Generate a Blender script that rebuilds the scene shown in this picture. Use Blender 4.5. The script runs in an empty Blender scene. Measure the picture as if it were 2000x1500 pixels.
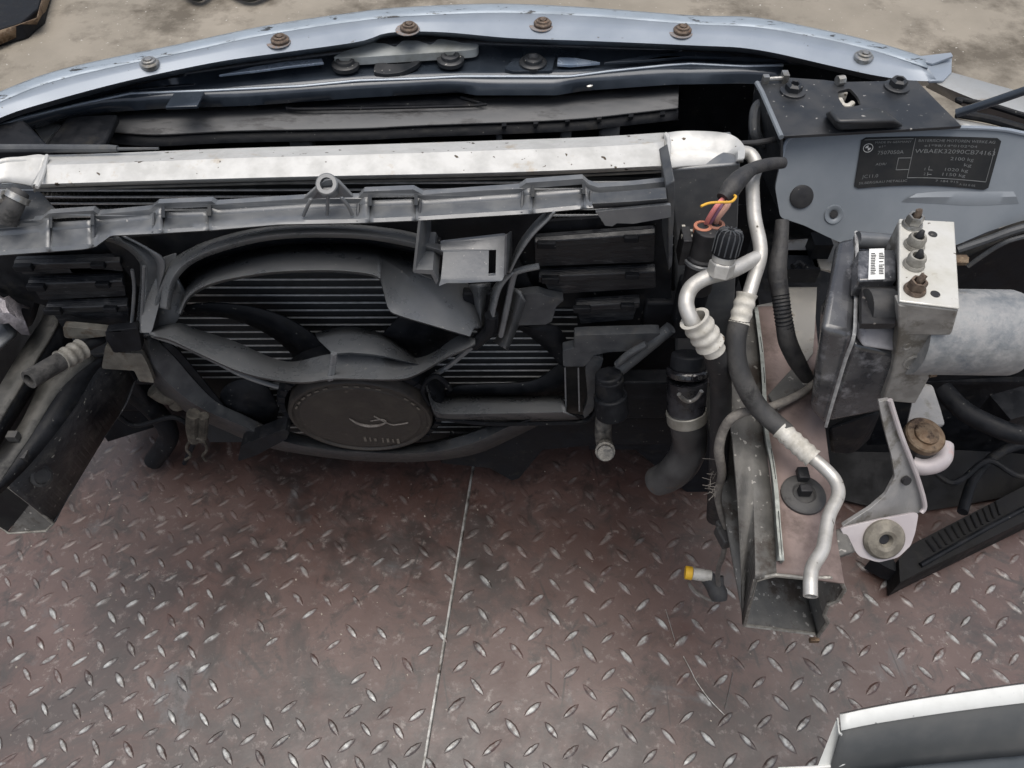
import bpy, bmesh, math, random
from mathutils import Vector as V, Matrix, noise
from mathutils.geometry import tessellate_polygon
random.seed(7)
SC = bpy.context.scene
COL = SC.collection
# ------------------------------------------------------------------ camera
CAMH, PITCH, FPX = 1.05, math.radians(52), 1570.0
cd = bpy.data.cameras.new('camera'); cam = bpy.data.objects.new('camera', cd); COL.objects.link(cam)
cam.location = (0, 0, CAMH); cam.rotation_euler = (math.radians(90) - PITCH, 0, 0)
cd.sensor_width = 36; cd.lens = 36 * FPX / 2000; cd.clip_start = 0.02; cd.clip_end = 200
SC.camera = cam
# ------------------------------------------------------------------ sky + sun (overcast)
SUN_EL, SUN_AZ = 85, 180          # degrees; azimuth measured from +Y towards +X
w = bpy.data.worlds.new('World'); SC.world = w; w.use_nodes = True
nt = w.node_tree; bg = nt.nodes['Background']
sky = nt.nodes.new('ShaderNodeTexSky'); sky.sky_type = 'NISHITA'; sky.sun_disc = False
sky.sun_elevation = math.radians(SUN_EL); sky.sun_rotation = math.radians(SUN_AZ)
sky.air_density = 1.0; sky.dust_density = 4.0; sky.ozone_density = 1.2
hs = nt.nodes.new('ShaderNodeHueSaturation'); hs.inputs['Saturation'].default_value = .55      # overcast: greyer than a clear sky
nt.links.new(sky.outputs[0], hs.inputs['Color']); nt.links.new(hs.outputs[0], bg.inputs[0]); bg.inputs[1].default_value = 0.11
sl = bpy.data.lights.new('sun', 'SUN'); sl.energy = 1.5; sl.angle = math.radians(56); sl.color = (1, .95, .88)
so = bpy.data.objects.new('sun', sl); COL.objects.link(so)
a, e = math.radians(SUN_AZ), math.radians(SUN_EL)
sd = V((math.sin(a) * math.cos(e), math.cos(a) * math.cos(e), math.sin(e)))
so.rotation_euler = sd.to_track_quat('Z', 'Y').to_euler(); so.location = (0, 3, 4)
SC.view_settings.view_transform = 'Standard'; SC.view_settings.look = 'None'
SC.view_settings.gamma = 1; SC.view_settings.exposure = 0.55; SC.view_settings.use_curve_mapping = False
SC.cycles.max_bounces = 6; SC.cycles.use_denoising = True

# ------------------------------------------------------------------ measuring helpers: sight line of a photo pixel met with a real plane
FW = V((0, math.cos(PITCH), -math.sin(PITCH))); UP = V((0, math.sin(PITCH), math.cos(PITCH)))
EYE = V((0, 0, CAMH))
def ray(px, py): return FW + V((1, 0, 0)) * ((px - 1000) / FPX) + UP * ((750 - py) / FPX)
def yy(px, py, Y): d = ray(px, py); return EYE + d * (Y / d.y)
def zz(px, py, Z): d = ray(px, py); return EYE + d * ((Z - CAMH) / d.z)
def ys(pts, Y): return [yy(p[0], p[1], p[2] if len(p) > 2 else Y) for p in pts]
def zs(pts, Z): return [zz(p[0], p[1], p[2] if len(p) > 2 else Z) for p in pts]
def plane_pt(px, py, o, n):
    d = ray(px, py); return EYE + d * ((o - EYE).dot(n) / d.dot(n))
def px_m(p, px):            # real length of px photo pixels at point p
    return px * (p - EYE).dot(FW) / FPX

# ------------------------------------------------------------------ geometry helpers
def smooth(pts, k=5, closed=False):
    n = len(pts); out = []
    rng = n if closed else n - 1
    for i in range(rng):
        g = lambda j: pts[j % n] if closed else pts[max(0, min(n - 1, j))]
        p0, p1, p2, p3 = g(i - 1), g(i), g(i + 1), g(i + 2)
        for s in range(k):
            t = s / k
            out.append(0.5 * ((2 * p1) + (p2 - p0) * t + (2 * p0 - 5 * p1 + 4 * p2 - p3) * t * t + (3 * p1 - p0 - 3 * p2 + p3) * t ** 3))
    if not closed: out.append(pts[-1].copy())
    return out
def resample(pts, n):
    L = [0]
    for i in range(1, len(pts)): L.append(L[-1] + (pts[i] - pts[i - 1]).length)
    out = []; j = 0
    for i in range(n):
        s = L[-1] * i / (n - 1)
        while j < len(L) - 2 and L[j + 1] < s: j += 1
        d = L[j + 1] - L[j]
        out.append(pts[j].lerp(pts[j + 1], (s - L[j]) / d if d > 1e-9 else 0))
    return out
def rnd(pts, r=.25, k=3):     # rounds the corners of a closed outline
    out = []; n = len(pts)
    for i in range(n):
        a, b, c = pts[i - 1], pts[i], pts[(i + 1) % n]
        p, q = b.lerp(a, r), b.lerp(c, r)
        for s in range(k + 1):
            t = s / k; out.append((1 - t) ** 2 * p + 2 * t * (1 - t) * b + t * t * q)
    return out
def join(*gs):
    v, f = [], []
    for g in gs:
        o = len(v); v += g[0]; f += [tuple(i + o for i in q) for q in g[1]]
    return v, f
def plate(outer, dv, holes=()):
    loops = [outer] + list(holes); flat = [p for l in loops for p in l]; n = len(flat); dv = V(dv)
    tris = tessellate_polygon(loops)
    v = [p.copy() for p in flat] + [p + dv for p in flat]
    f = [tuple(t) for t in tris] + [tuple(i + n for i in reversed(t)) for t in tris]
    o = 0
    for l in loops:
        m = len(l)
        for i in range(m): j = (i + 1) % m; f.append((o + i, o + j, o + j + n, o + i + n))
        o += m
    return v, f
def loft(rows, n=40, sm=True, closed=False):
    rr = [resample(smooth(r, 5) if sm and len(r) > 2 else r, n) for r in rows]
    v = [p for r in rr for p in r]; f = []
    m = len(rr)
    for a in range(m if closed else m - 1):
        b = (a + 1) % m
        for i in range(n - 1): f.append((a * n + i, a * n + i + 1, b * n + i + 1, b * n + i))
    return v, f
def frames(pts):
    T = []
    for i in range(len(pts)):
        T.append((pts[min(i + 1, len(pts) - 1)] - pts[max(i - 1, 0)]).normalized())
    u = T[0].orthogonal().normalized(); out = []
    for i, t in enumerate(T):
        u = (u - t * u.dot(t)).normalized(); out.append((t, u, t.cross(u)))
    return out
def tube(pts, r, n=14, k=6, hollow=(False, False), wall=.22):
    R = r if isinstance(r, (list, tuple)) else [r] * len(pts)
    if k > 1 and len(pts) > 2:
        q = smooth(pts, k); Rq = []
        for i in range(len(pts) - 1):
            for s in range(k): Rq.append(R[i] + (R[i + 1] - R[i]) * s / k)
        Rq.append(R[-1]); pts, R = q, Rq
    F = frames(pts); rings = []
    def ring(c, fr, rad): return [c + (fr[1] * math.cos(6.28318 * i / n) + fr[2] * math.sin(6.28318 * i / n)) * rad for i in range(n)]
    if hollow[0]:
        rings += [ring(pts[0] + F[0][0] * R[0] * 3, F[0], R[0] * (1 - wall)), ring(pts[0], F[0], R[0] * (1 - wall))]
    for p, fr, rad in zip(pts, F, R): rings.append(ring(p, fr, rad))
    if hollow[1]:
        rings += [ring(pts[-1], F[-1], R[-1] * (1 - wall)), ring(pts[-1] - F[-1][0] * R[-1] * 3, F[-1], R[-1] * (1 - wall))]
    v = [p for r_ in rings for p in r_]; f = []
    for a in range(len(rings) - 1):
        for i in range(n):
            j = (i + 1) % n; f.append((a * n + i, a * n + j, a * n + n + j, a * n + n + i))
    f.append(tuple(reversed(range(n)))); f.append(tuple((len(rings) - 1) * n + i for i in range(n)))
    return v, f
def lathe(o, ax, prof, n=28, close=True):      # prof: (radius, height along axis)
    ax = V(ax).normalized(); u = ax.orthogonal().normalized(); w_ = ax.cross(u)
    v = []; f = []
    for r, h in prof:
        for i in range(n):
            t = 2 * math.pi * i / n; v.append(o + ax * h + (u * math.cos(t) + w_ * math.sin(t)) * max(r, 1e-5))
    for a in range(len(prof) - 1):
        for i in range(n):
            j = (i + 1) % n; f.append((a * n + i, a * n + j, a * n + n + j, a * n + n + i))
    if close: f.append(tuple(reversed(range(n)))); f.append(tuple((len(prof) - 1) * n + i for i in range(n)))
    return v, f
def hexa(a, b):                                 # a, b: quads in the same winding
    v = list(a) + list(b)
    return v, [(3, 2, 1, 0), (4, 5, 6, 7)] + [(i, (i + 1) % 4, (i + 1) % 4 + 4, i + 4) for i in range(4)]
def mks(name, gs, *a, **k):
    return [mk(name, g, *a, **k) for g in gs]
def box(c, s, rz=0, M=None):
    M = M or Matrix.Rotation(rz, 3, 'Z'); c = V(c)
    q = lambda z: [c + M @ V((x * s[0] / 2, y * s[1] / 2, z * s[2] / 2)) for x, y in ((-1, -1), (1, -1), (1, 1), (-1, 1))]
    return hexa(q(-1), q(1))
def down(pts, d): return [p - V((0, 0, d)) for p in pts]
def back(pts, d): return [p + V((0, d, 0)) for p in pts]

def mk(name, g, mat, parent=None, bevel=0, solid=0, sharp=35, seg=2, base=None):
    me = bpy.data.meshes.new(name)
    o = bpy.data.objects.new(name, me); COL.objects.link(o)
    off = V((0, 0, 0))
    if parent is not None: off = parent['_base'] if False else V(BASES[parent.name])
    else:
        xs = [p.x for p in g[0]]; y_ = [p.y for p in g[0]]; z_ = [p.z for p in g[0]]
        off = V(((min(xs) + max(xs)) / 2, (min(y_) + max(y_)) / 2, min(z_))) if base is None else V(base)
    me.from_pydata([tuple(p - off) for p in g[0]], [], g[1]); me.validate(); 
    bm = bmesh.new(); bm.from_mesh(me); bmesh.ops.recalc_face_normals(bm, faces=bm.faces); bm.to_mesh(me); bm.free()
    me.materials.append(mat)
    me.shade_smooth(); me.set_sharp_from_angle(angle=math.radians(sharp))
    if parent is None: o.location = off
    else: o.parent = parent
    BASES[o.name] = tuple(off)
    if solid:
        m = o.modifiers.new('solid', 'SOLIDIFY'); m.thickness = solid; m.offset = 0
    if bevel:
        m = o.modifiers.new('bevel', 'BEVEL'); m.width = bevel; m.segments = seg; m.limit_method = 'ANGLE'; m.angle_limit = math.radians(40)
    return o
BASES = {}
def thing(name, label, cat, base, group=None):
    o = bpy.data.objects.new(name, None); COL.objects.link(o); o.location = base; o.empty_display_size = .05
    o['label'] = label; o['category'] = cat
    if group: o['group'] = group
    BASES[o.name] = tuple(base); return o
def tag(o, label, cat, group=None):
    o['label'] = label; o['category'] = cat
    if group: o['group'] = group
    return o
def struct(o, kind='structure'): o['kind'] = kind; return o

# ------------------------------------------------------------------ materials
def mat(name, c, c2=None, s=30, rough=.5, rough2=None, metal=0, bump=.15, bs=None, mix=(.4, .65), speck=None, coat=0, c3=None, s3=6, mix3=(.52, .62), stretch=(1, 1, 1), spec=.5):
    if 'concrete' not in name: s *= 2.0; s3 *= 2.4; bs = bs or s * 2.5
    m = bpy.data.materials.new(name); m.use_nodes = True; n = m.node_tree.nodes; l = m.node_tree.links
    b = n['Principled BSDF']; tc = n.new('ShaderNodeTexCoord')
    mp = n.new('ShaderNodeMapping'); mp.inputs['Scale'].default_value = stretch
    l.new(tc.outputs['Object'], mp.inputs[0])
    def nz(sc, det=8, r=.6):
        t = n.new('ShaderNodeTexNoise'); t.inputs['Scale'].default_value = sc; t.inputs['Detail'].default_value = det
        t.inputs['Roughness'].default_value = r; l.new(mp.outputs[0], t.inputs['Vector']); return t.outputs[0]
    def ramp(src, a, bb):
        r = n.new('ShaderNodeMapRange'); r.inputs[1].default_value = a; r.inputs[2].default_value = bb; r.clamp = True
        l.new(src, r.inputs[0]); return r.outputs[0]
    def mixc(fac, A, B):
        x = n.new('ShaderNodeMix'); x.data_type = 'RGBA'; l.new(fac, x.inputs[0])
        if isinstance(A, tuple): x.inputs[6].default_value = A
        else: l.new(A, x.inputs[6])
        if isinstance(B, tuple): x.inputs[7].default_value = B
        else: l.new(B, x.inputs[7])
        return x.outputs[2]
    c4 = (*c, 1)
    f = ramp(nz(s), *mix); col = mixc(f, c4, (*(c2 or c), 1))
    if c3: col = mixc(ramp(nz(s3, 10, .7), *mix3), col, (*c3, 1))
    if speck:
        col = mixc(ramp(nz(speck[1], 2, .5), speck[2], speck[2] + .03), col, (*speck[0], 1))
    l.new(col, b.inputs['Base Color'])
    r = n.new('ShaderNodeMapRange'); r.inputs[3].default_value = rough; r.inputs[4].default_value = rough2 if rough2 is not None else min(1, rough + .2)
    l.new(f, r.inputs[0]); l.new(r.outputs[0], b.inputs['Roughness'])
    b.inputs['Metallic'].default_value = metal; b.inputs['Coat Weight'].default_value = coat; b.inputs['Coat Roughness'].default_value = .08
    b.inputs['Specular IOR Level'].default_value = spec
    if bump:
        bp = n.new('ShaderNodeBump'); bp.inputs['Strength'].default_value = bump; bp.inputs['Distance'].default_value = .002
        l.new(nz(bs or s * 4), bp.inputs['Height']); l.new(bp.outputs[0], b.inputs['Normal'])
    return m
PLA = mat('black_plastic', (.040, .044, .050), (.07, .074, .078), 28, .42, .62, bump=.12, speck=((.22, .21, .19), 260, .72), c3=(.075, .075, .073), s3=9)
PLD = mat('dark_plastic', (.006, .007, .009), (.014, .015, .018), 25, .45, .7, bump=.15, c3=(.026, .025, .023), s3=14, mix3=(.56, .7), speck=((.12, .12, .11), 200, .72), spec=.18)  # kept near black so recesses and interiors look deep in shade
DRK = mat('shade_and_plastic_black', (.004, .004, .005), (.008, .008, .008), 18, .5, .8, bump=.6, bs=25, spec=.25, c3=(.015, .014, .013), s3=20, mix3=(.6, .72))  # also colours the sheets and plate that stand in for shade
PLG = mat('grey_plastic', (.090, .097, .106), (.13, .135, .138), 22, .28, .45, spec=1.0, bump=.1, speck=((.3, .29, .27), 240, .72))
PLM = mat('shroud_plastic', (.13, .138, .147), (.165, .17, .175), 16, .26, .40, bump=.10, speck=((.3, .29, .27), 200, .70), spec=1.0)  # paler copy of the shroud plastic, for faces that catch light
BLK = mat('black_rubber', (.010, .010, .012), (.022, .022, .023), 30, .5, .75, bump=.2, speck=((.12, .11, .1), 200, .72))
DUST = mat('dusty_rubber', (.035, .035, .036), (.08, .077, .073), 18, .55, .8, bump=.3, c3=(.02, .02, .02), s3=14)
FLAP = mat('flap_rubber', (.006, .007, .010), (.018, .02, .023), 30, .35, .6, bump=.3, stretch=(1, 1, 4), c3=(.07, .07, .072), s3=22, mix3=(.58, .7))
SIL = mat('silver_blue_paint', (.24, .275, .32), (.27, .305, .35), 8, .35, .45, metal=.15, bump=.03, coat=.15, speck=((.12, .12, .12), 160, .74))
LIP = mat('chipped_lip_paint', (.30, .35, .40), (.24, .28, .32), 20, .4, .6, metal=.2, bump=.2, c3=(.035, .035, .035), s3=30, mix3=(.585, .61), stretch=(.5, 1, 1))
BPT = mat('black_panel_paint', (.028, .036, .048), (.042, .052, .066), 12, .14, .26, metal=.15, bump=.03, coat=.2, speck=((.2, .2, .2), 220, .75))
BDU = mat('dusty_black_paint', (.015, .017, .02), (.035, .036, .038), 14, .3, .55, bump=.08, speck=((.3, .29, .27), 200, .70))
APR = mat('apron_paint', (.17, .19, .21), (.20, .22, .24), 9, .42, .55, metal=.15, bump=.04, speck=((.2, .2, .2), 150, .76))
DAL = mat('dark_dirty_metal', (.040, .040, .037), (.095, .092, .085), 18, .55, .75, metal=.2, bump=.4, c3=(.02, .02, .02), s3=9)
ALU = mat('cast_aluminium', (.52, .52, .505), (.42, .42, .405), 20, .42, .6, metal=.25, bump=.1, speck=((.05, .035, .02), 130, .70), c3=(.36, .29, .20), s3=14, mix3=(.60, .74))
ALB = mat('machined_block', (.62, .61, .57), (.5, .49, .44), 16, .42, .6, metal=.35, bump=.12, c3=(.33, .29, .22), s3=20, mix3=(.6, .75), speck=((.1, .08, .06), 160, .71))
ALG = mat('grey_cast_metal', (.26, .255, .24), (.36, .35, .33), 30, .5, .7, metal=.5, bump=.3, c3=(.16, .15, .13), s3=14)
MOT = mat('oxidised_motor', (.25, .26, .265), (.33, .33, .33), 60, .5, .75, metal=.4, bump=.3, c3=(.13, .15, .17), s3=10, mix3=(.5, .7))
PIPE = mat('pipe_aluminium', (.52, .51, .485), (.38, .37, .345), 30, .4, .55, metal=.45, bump=.08, speck=((.06, .05, .04), 120, .69))
FED = mat('grimy_or_shaded_metal', (.30, .29, .26), (.16, .15, .13), 45, .55, .75, metal=.2, bump=.4)  # darker than the white ferrule, for the shade at the left rail
FER = mat('ferrule_white', (.60, .58, .53), (.42, .40, .35), 45, .55, .75, metal=.2, bump=.3, speck=((.15, .11, .07), 200, .68))
STE = mat('worn_steel', (.36, .36, .35), (.2, .19, .17), 60, .3, .55, metal=.8, bump=.2)
FIN = mat('core_fin', (.22, .23, .24), (.30, .31, .32), 60, .5, .6, metal=.5, bump=.1)
TUB = mat('core_tube', (.60, .61, .61), (.42, .43, .43), 60, .4, .55, metal=.2, bump=.1)
COR = mat('core_dark', (.012, .014, .016), (.022, .024, .027), 90, .7, .85, bump=.3)
BRU = mat('bolt_rust', (.085, .062, .048), (.19, .145, .11), 90, .5, .7, metal=.4, bump=.4, c3=(.2, .09, .04), s3=60, mix3=(.6, .7))
RUS = mat('rusty_steel', (.13, .082, .048), (.25, .19, .13), 60, .4, .65, metal=.5, bump=.4, c3=(.05, .03, .02), s3=25)
MOTC = mat('dirty_motor_cover', (.022, .019, .017), (.045, .038, .031), 22, .5, .75, bump=.35, c3=(.14, .12, .1), s3=26, mix3=(.64, .72))
RAIL = mat('rail_grey_dust', (.085, .083, .078), (.14, .135, .125), 20, .5, .7, metal=.1, bump=.4, c3=(.05, .04, .033), s3=9, speck=((.28, .27, .25), 150, .66))
PINK = mat('rail_top_primer', (.21, .16, .145), (.30, .23, .21), 9, .5, .65, metal=.1, bump=.15, c3=(.11, .08, .07), s3=10, mix3=(.48, .68))
PNK2 = mat('pink_silver_bracket', (.42, .38, .385), (.50, .465, .465), 14, .45, .6, metal=.2, bump=.1, c3=(.55, .34, .30), s3=7, mix3=(.58, .68))
BRG = mat('grey_bracket', (.25, .25, .25), (.33, .32, .31), 18, .45, .6, metal=.3, bump=.2, c3=(.15, .14, .12), s3=12)
BUS = mat('dry_rubber_bush', (.12, .108, .088), (.24, .22, .18), 40, .6, .8, bump=.4)
WHI = mat('white_paper', (.75, .76, .74), (.68, .69, .68), 20, .6, .7, bump=0)
INK = mat('black_ink', (.03, .03, .035), rough=.6, bump=0)
STK = mat('sticker_black', (.010, .011, .012), (.02, .02, .02), 20, .5, .65, bump=.03, spec=.25)
LET = mat('sticker_lettering', (.13, .135, .135), (.10, .105, .105), 80, .5, .6, bump=0)
YEL = mat('yellow_wire', (.75, .42, .05), (.6, .33, .04), 20, .4, bump=0)
YEC = mat('yellow_cap', (.80, .48, .03), (.7, .4, .03), 20, .4, bump=0)
PKW = mat('pink_wire', (.70, .24, .22), (.6, .2, .2), 20, .4, bump=0)
SAL = mat('brown_wire', (.55, .32, .25), (.45, .26, .2), 20, .4, bump=0)
TAPE = mat('loom_tape', (.022, .022, .024), (.05, .048, .046), 30, .5, .7, bump=.5)
CBL = mat('dusty_cable', (.12, .11, .10), (.19, .175, .155), 60, .65, .8, bump=.5)
WPT = mat('white_edge', (.60, .61, .59), (.52, .53, .51), 12, .35, .5, bump=.03, speck=((.2, .2, .2), 150, .73))
GPT = mat('grey_inner', (.040, .044, .046), (.062, .064, .064), 10, .5, .65, bump=.08)
FEN = mat('fender_silver', (.40, .41, .41), (.33, .33, .32), 10, .4, .55, metal=.3, bump=.05, c3=(.22, .17, .11), s3=14, mix3=(.6, .72))
FOIL = mat('dusty_foil', (.30, .28, .30), (.18, .17, .18), 40, .4, .6, metal=.4, bump=.6)

def floor_mat(name, seed):
    m = bpy.data.materials.new(name); m.use_nodes = True; n = m.node_tree.nodes; l = m.node_tree.links
    b = n['Principled BSDF']; tc = n.new('ShaderNodeTexCoord'); mp = n.new('ShaderNodeMapping'); mp.inputs['Location'].default_value = (seed, seed * .7, 0)
    l.new(tc.outputs['Object'], mp.inputs[0])
    def nz(sc, det=8, r=.6, d=0):
        t = n.new('ShaderNodeTexNoise'); t.inputs['Scale'].default_value = sc; t.inputs['Detail'].default_value = det; t.inputs['Distortion'].default_value = d
        t.inputs['Roughness'].default_value = r; l.new(mp.outputs[0], t.inputs['Vector']); return t.outputs[0]
    def mr(src, a, bb, lo=0, hi=1):
        r = n.new('ShaderNodeMapRange'); r.inputs[1].default_value = a; r.inputs[2].default_value = bb; r.inputs[3].default_value = lo; r.inputs[4].default_value = hi; l.new(src, r.inputs[0]); return r.outputs[0]
    def mixc(fac, A, B):
        x = n.new('ShaderNodeMix'); x.data_type = 'RGBA'; l.new(fac, x.inputs[0])
        for s_, i in ((A, 6), (B, 7)):
            if isinstance(s_, tuple): x.inputs[i].default_value = (*s_, 1)
            else: l.new(s_, x.inputs[i])
        return x.outputs[2]
    def mth(op, A, B):
        x = n.new('ShaderNodeMath'); x.operation = op; x.use_clamp = True
        for s_, i in ((A, 0), (B, 1)):
            if isinstance(s_, (int, float)): x.inputs[i].default_value = s_
            else: l.new(s_, x.inputs[i])
        return x.outputs[0]
    paint = mixc(mr(nz(6, 10, .65), .4, .62), (.062, .033, .027), (.094, .056, .048))
    paint = mixc(mr(nz(3.2, 12, .75, .6), .49, .58, 0, .85), paint, (.030, .021, .019))      # oily stains
    paint = mixc(mr(nz(7, 12, .7, .4), .60, .67, 0, .5), paint, (.085, .095, .10))            # worn to grey steel
    paint = mixc(mr(nz(45, 6, .7), .60, .68, 0, .6), paint, (.25, .22, .2))                   # light scuffs
    paint = mixc(mr(nz(95, 3, .6), .68, .72, 0, .8), paint, (.035, .025, .02))                # grit dots
    paint = mixc(mr(nz(24, 10, .75, .8), .52, .63, 0, .8), paint, (.024, .019, .017))           # grime in blotches
    paint = mixc(mr(nz(60, 8, .75), .56, .66, 0, .6), paint, (.17, .14, .13))                # rubbed spots
    scr = n.new('ShaderNodeTexVoronoi'); scr.feature = 'DISTANCE_TO_EDGE'; scr.inputs['Scale'].default_value = 9
    wv = n.new('ShaderNodeVectorMath'); wv.operation = 'MULTIPLY'; wv.inputs[1].default_value = (1.0, .35, 1); l.new(mp.outputs[0], wv.inputs[0]); l.new(wv.outputs[0], scr.inputs['Vector'])
    paint = mixc(mth('MULTIPLY', mr(scr.outputs['Distance'], .012, .004), mr(nz(14, 4, .6), .52, .62, 0, .8)), paint, (.025, .02, .018))   # broken scratches
    sx = n.new('ShaderNodeSeparateXYZ'); l.new(tc.outputs['Object'], sx.inputs[0])
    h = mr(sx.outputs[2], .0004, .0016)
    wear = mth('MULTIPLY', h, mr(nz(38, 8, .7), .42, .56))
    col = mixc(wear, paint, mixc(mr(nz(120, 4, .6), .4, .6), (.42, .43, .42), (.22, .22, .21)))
    l.new(col, b.inputs['Base Color']); l.new(mr(wear, 0, 1, 0, .25), b.inputs['Metallic'])
    l.new(mr(nz(22, 10, .7), .35, .65, .34, .52), b.inputs['Roughness']); b.inputs['Specular IOR Level'].default_value = .8
    bp = n.new('ShaderNodeBump'); bp.inputs['Strength'].default_value = .2; bp.inputs['Distance'].default_value = .001
    l.new(nz(120, 8, .7), bp.inputs['Height']); l.new(bp.outputs[0], b.inputs['Normal'])
    return m
FL1, FL2 = floor_mat('tread_plate_paint', 3.1), floor_mat('tread_plate_paint_dark', 9.4)
CON = mat('stained_concrete', (.21, .187, .15), (.28, .25, .205), 3.2, .75, .9, bump=.5, bs=60, c3=(.10, .085, .065), s3=2.7, mix3=(.50, .62), speck=((.40, .38, .34), 90, .70))

# ------------------------------------------------------------------ ground and tread plate
SA, SB = zz(925, 920, 0), zz(830, 1500, 0)
sdir = (SA - SB).normalized(); nrm = V((sdir.y, -sdir.x, 0))          # nrm points right
def tread(name, side, pitch, ang, org, m, llen, keep):
    # rectangle on its side of the seam
    t0, t1, wd = -1.2, 1.05, 1.7
    a = SA + sdir * (t0 - 0) ; b = SA + sdir * .62
    g_ = .0008
    if side < 0: c = [a - nrm * g_, b - nrm * g_, b - nrm * wd, a - nrm * wd]
    else: c = [a + nrm * g_, a + nrm * wd, b + nrm * wd, b + nrm * g_]
    for p in c: p.z = 0
    v, f = plate(c, (0, 0, -.006))
    ux = V((math.cos(ang), math.sin(ang), 0)); uy = V((-ux.y, ux.x, 0))
    for i in range(-60, 61):
        for j in range(-60, 61):
            for k in (0, 1):
                ctr = org + ux * (i + .5 * k) * pitch + uy * (j + .5 * k) * pitch
                s = (ctr - SA).dot(nrm) * side; t = (ctr - SA).dot(sdir)
                if s < .004 or s > wd - .02 or t < t0 + .02 or t > .61: continue
                if ctr.y < -.05 or ctr.y > 1.3 or abs(ctr.x) > 1.5: continue
                if random.random() > keep(ctr): continue
                th = ang + (math.radians(-48) if k == 0 else math.radians(42)) + random.uniform(-.05, .05)
                d = V((math.cos(th), math.sin(th), 0)); e_ = V((-d.y, d.x, 0))
                L = llen / 2 * random.uniform(.85, 1.05); W = L * .31 * random.uniform(.85, 1.1); hh = .0019 * random.uniform(.7, 1.1) * (1 if ctr.y < .40 else max(.35, 1 - (ctr.y - .40) * 4))   # lugs lowered near the car so dark paint imitates shade there
                o = len(v); ctr = ctr.copy(); ctr.z = 0
                prof = [(-1, 0), (-.55, .7), (0, 1), (.55, .7), (1, 0)]
                for q, wq in prof: v.append(ctr + d * L * q + V((0, 0, -.0002 if wq == 0 else 0)))
                for q, wq in prof[1:4]: v.append(ctr + d * L * q + e_ * W * wq)
                for q, wq in prof[1:4]: v.append(ctr + d * L * q - e_ * W * wq)
                for q, wq in prof[1:4]:
                    for sgn in (1, -1): v.append(ctr + d * L * q * .9 + e_ * W * wq * .45 * sgn + V((0, 0, hh * (.8 if q else 1))))
                A, B = o, o + 4; s1 = [o + 5, o + 6, o + 7]; s2 = [o + 8, o + 9, o + 10]; r1 = [o + 11, o + 13, o + 15]; r2 = [o + 12, o + 14, o + 16]
                f += [(A, s1[0], r1[0]), (A, r1[0], r2[0]), (A, r2[0], s2[0]), (s1[2], B, r1[2]), (r1[2], B, r2[2]), (r2[2], B, s2[2])]
                for q in (0, 1): f += [(s1[q], s1[q + 1], r1[q + 1], r1[q]), (r1[q], r1[q + 1], r2[q + 1], r2[q]), (r2[q], r2[q + 1], s2[q + 1], s2[q])]
    me = bpy.data.meshes.new(name); me.from_pydata([tuple(p) for p in v], [], f)
    bm = bmesh.new(); bm.from_mesh(me); bmesh.ops.recalc_face_normals(bm, faces=bm.faces); bm.to_mesh(me); bm.free()
    me.materials.append(m); me.shade_smooth(); me.set_sharp_from_angle(angle=math.radians(25))
    o = bpy.data.objects.new(name, me); COL.objects.link(o); o['kind'] = 'structure'
    return o
def keepl(c):
    s = -(c - SA).dot(nrm); return .35 if s < .17 and c.y > .3 else (.55 if s < .3 and c.y > .3 else .97)
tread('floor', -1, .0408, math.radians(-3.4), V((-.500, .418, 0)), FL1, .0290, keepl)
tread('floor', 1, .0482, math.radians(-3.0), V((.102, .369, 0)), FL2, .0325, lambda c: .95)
seam = [SA + sdir * t for t in (.6, .3, 0, -.1, -.2, -.3, -.45, -.8)]
mk('floor_edge', loft([[p - nrm * .0035 + V((0, 0, .0012)) for p in seam], [p - nrm * .001 + V((0, 0, .0016)) for p in seam], [p + nrm * .0006 + V((0, 0, -.002)) for p in seam]], 60, False), mat('bare_edge', (.5, .5, .48), (.16, .15, .13), 30, .4, .6, metal=.5, bump=.3, c3=(.08, .06, .05), s3=12))['kind'] = 'structure'
gv = []; gf = []; N = 40
for i in range(N + 1):
    for j in range(N + 1):
        x = (i / N * 2 - 1); y = (j / N * 2 - 1)
        gv.append(V((x * abs(x) * 40, y * abs(y) * 40 + 2, -.012)))
for i in range(N):
    for j in range(N): a = i * (N + 1) + j; gf.append((a, a + 1, a + N + 2, a + N + 1))
struct(mk('ground', (gv, gf), CON))
def grit(name, n, rx, ry, z0, col, r0, r1):
    v, f = [], []
    for _ in range(n):
        c = V((random.uniform(*rx), random.uniform(*ry), z0)); r = random.uniform(r0, r1)
        o = len(v)
        for s in ((1, 0, 0), (-.8, .3, 0), (0, 1, 0), (.2, -1, 0), (0, 0, .7)):
            v.append(c + V(s) * r * random.uniform(.6, 1.2))
        f += [(o, o + 2, o + 4), (o + 2, o + 1, o + 4), (o + 1, o + 3, o + 4), (o + 3, o, o + 4)]
    o = mk(name, (v, f), col); o['kind'] = 'stuff'; o['label'] = 'pale grit and swarf crumbs scattered over the tread plate'; o['category'] = 'grit'
grit('grit', 260, (-.75, .75), (.12, .66), 0.0, mat('grit', (.42, .38, .32), (.2, .17, .14), 50, .7, bump=0), .0006, .0017)

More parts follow.
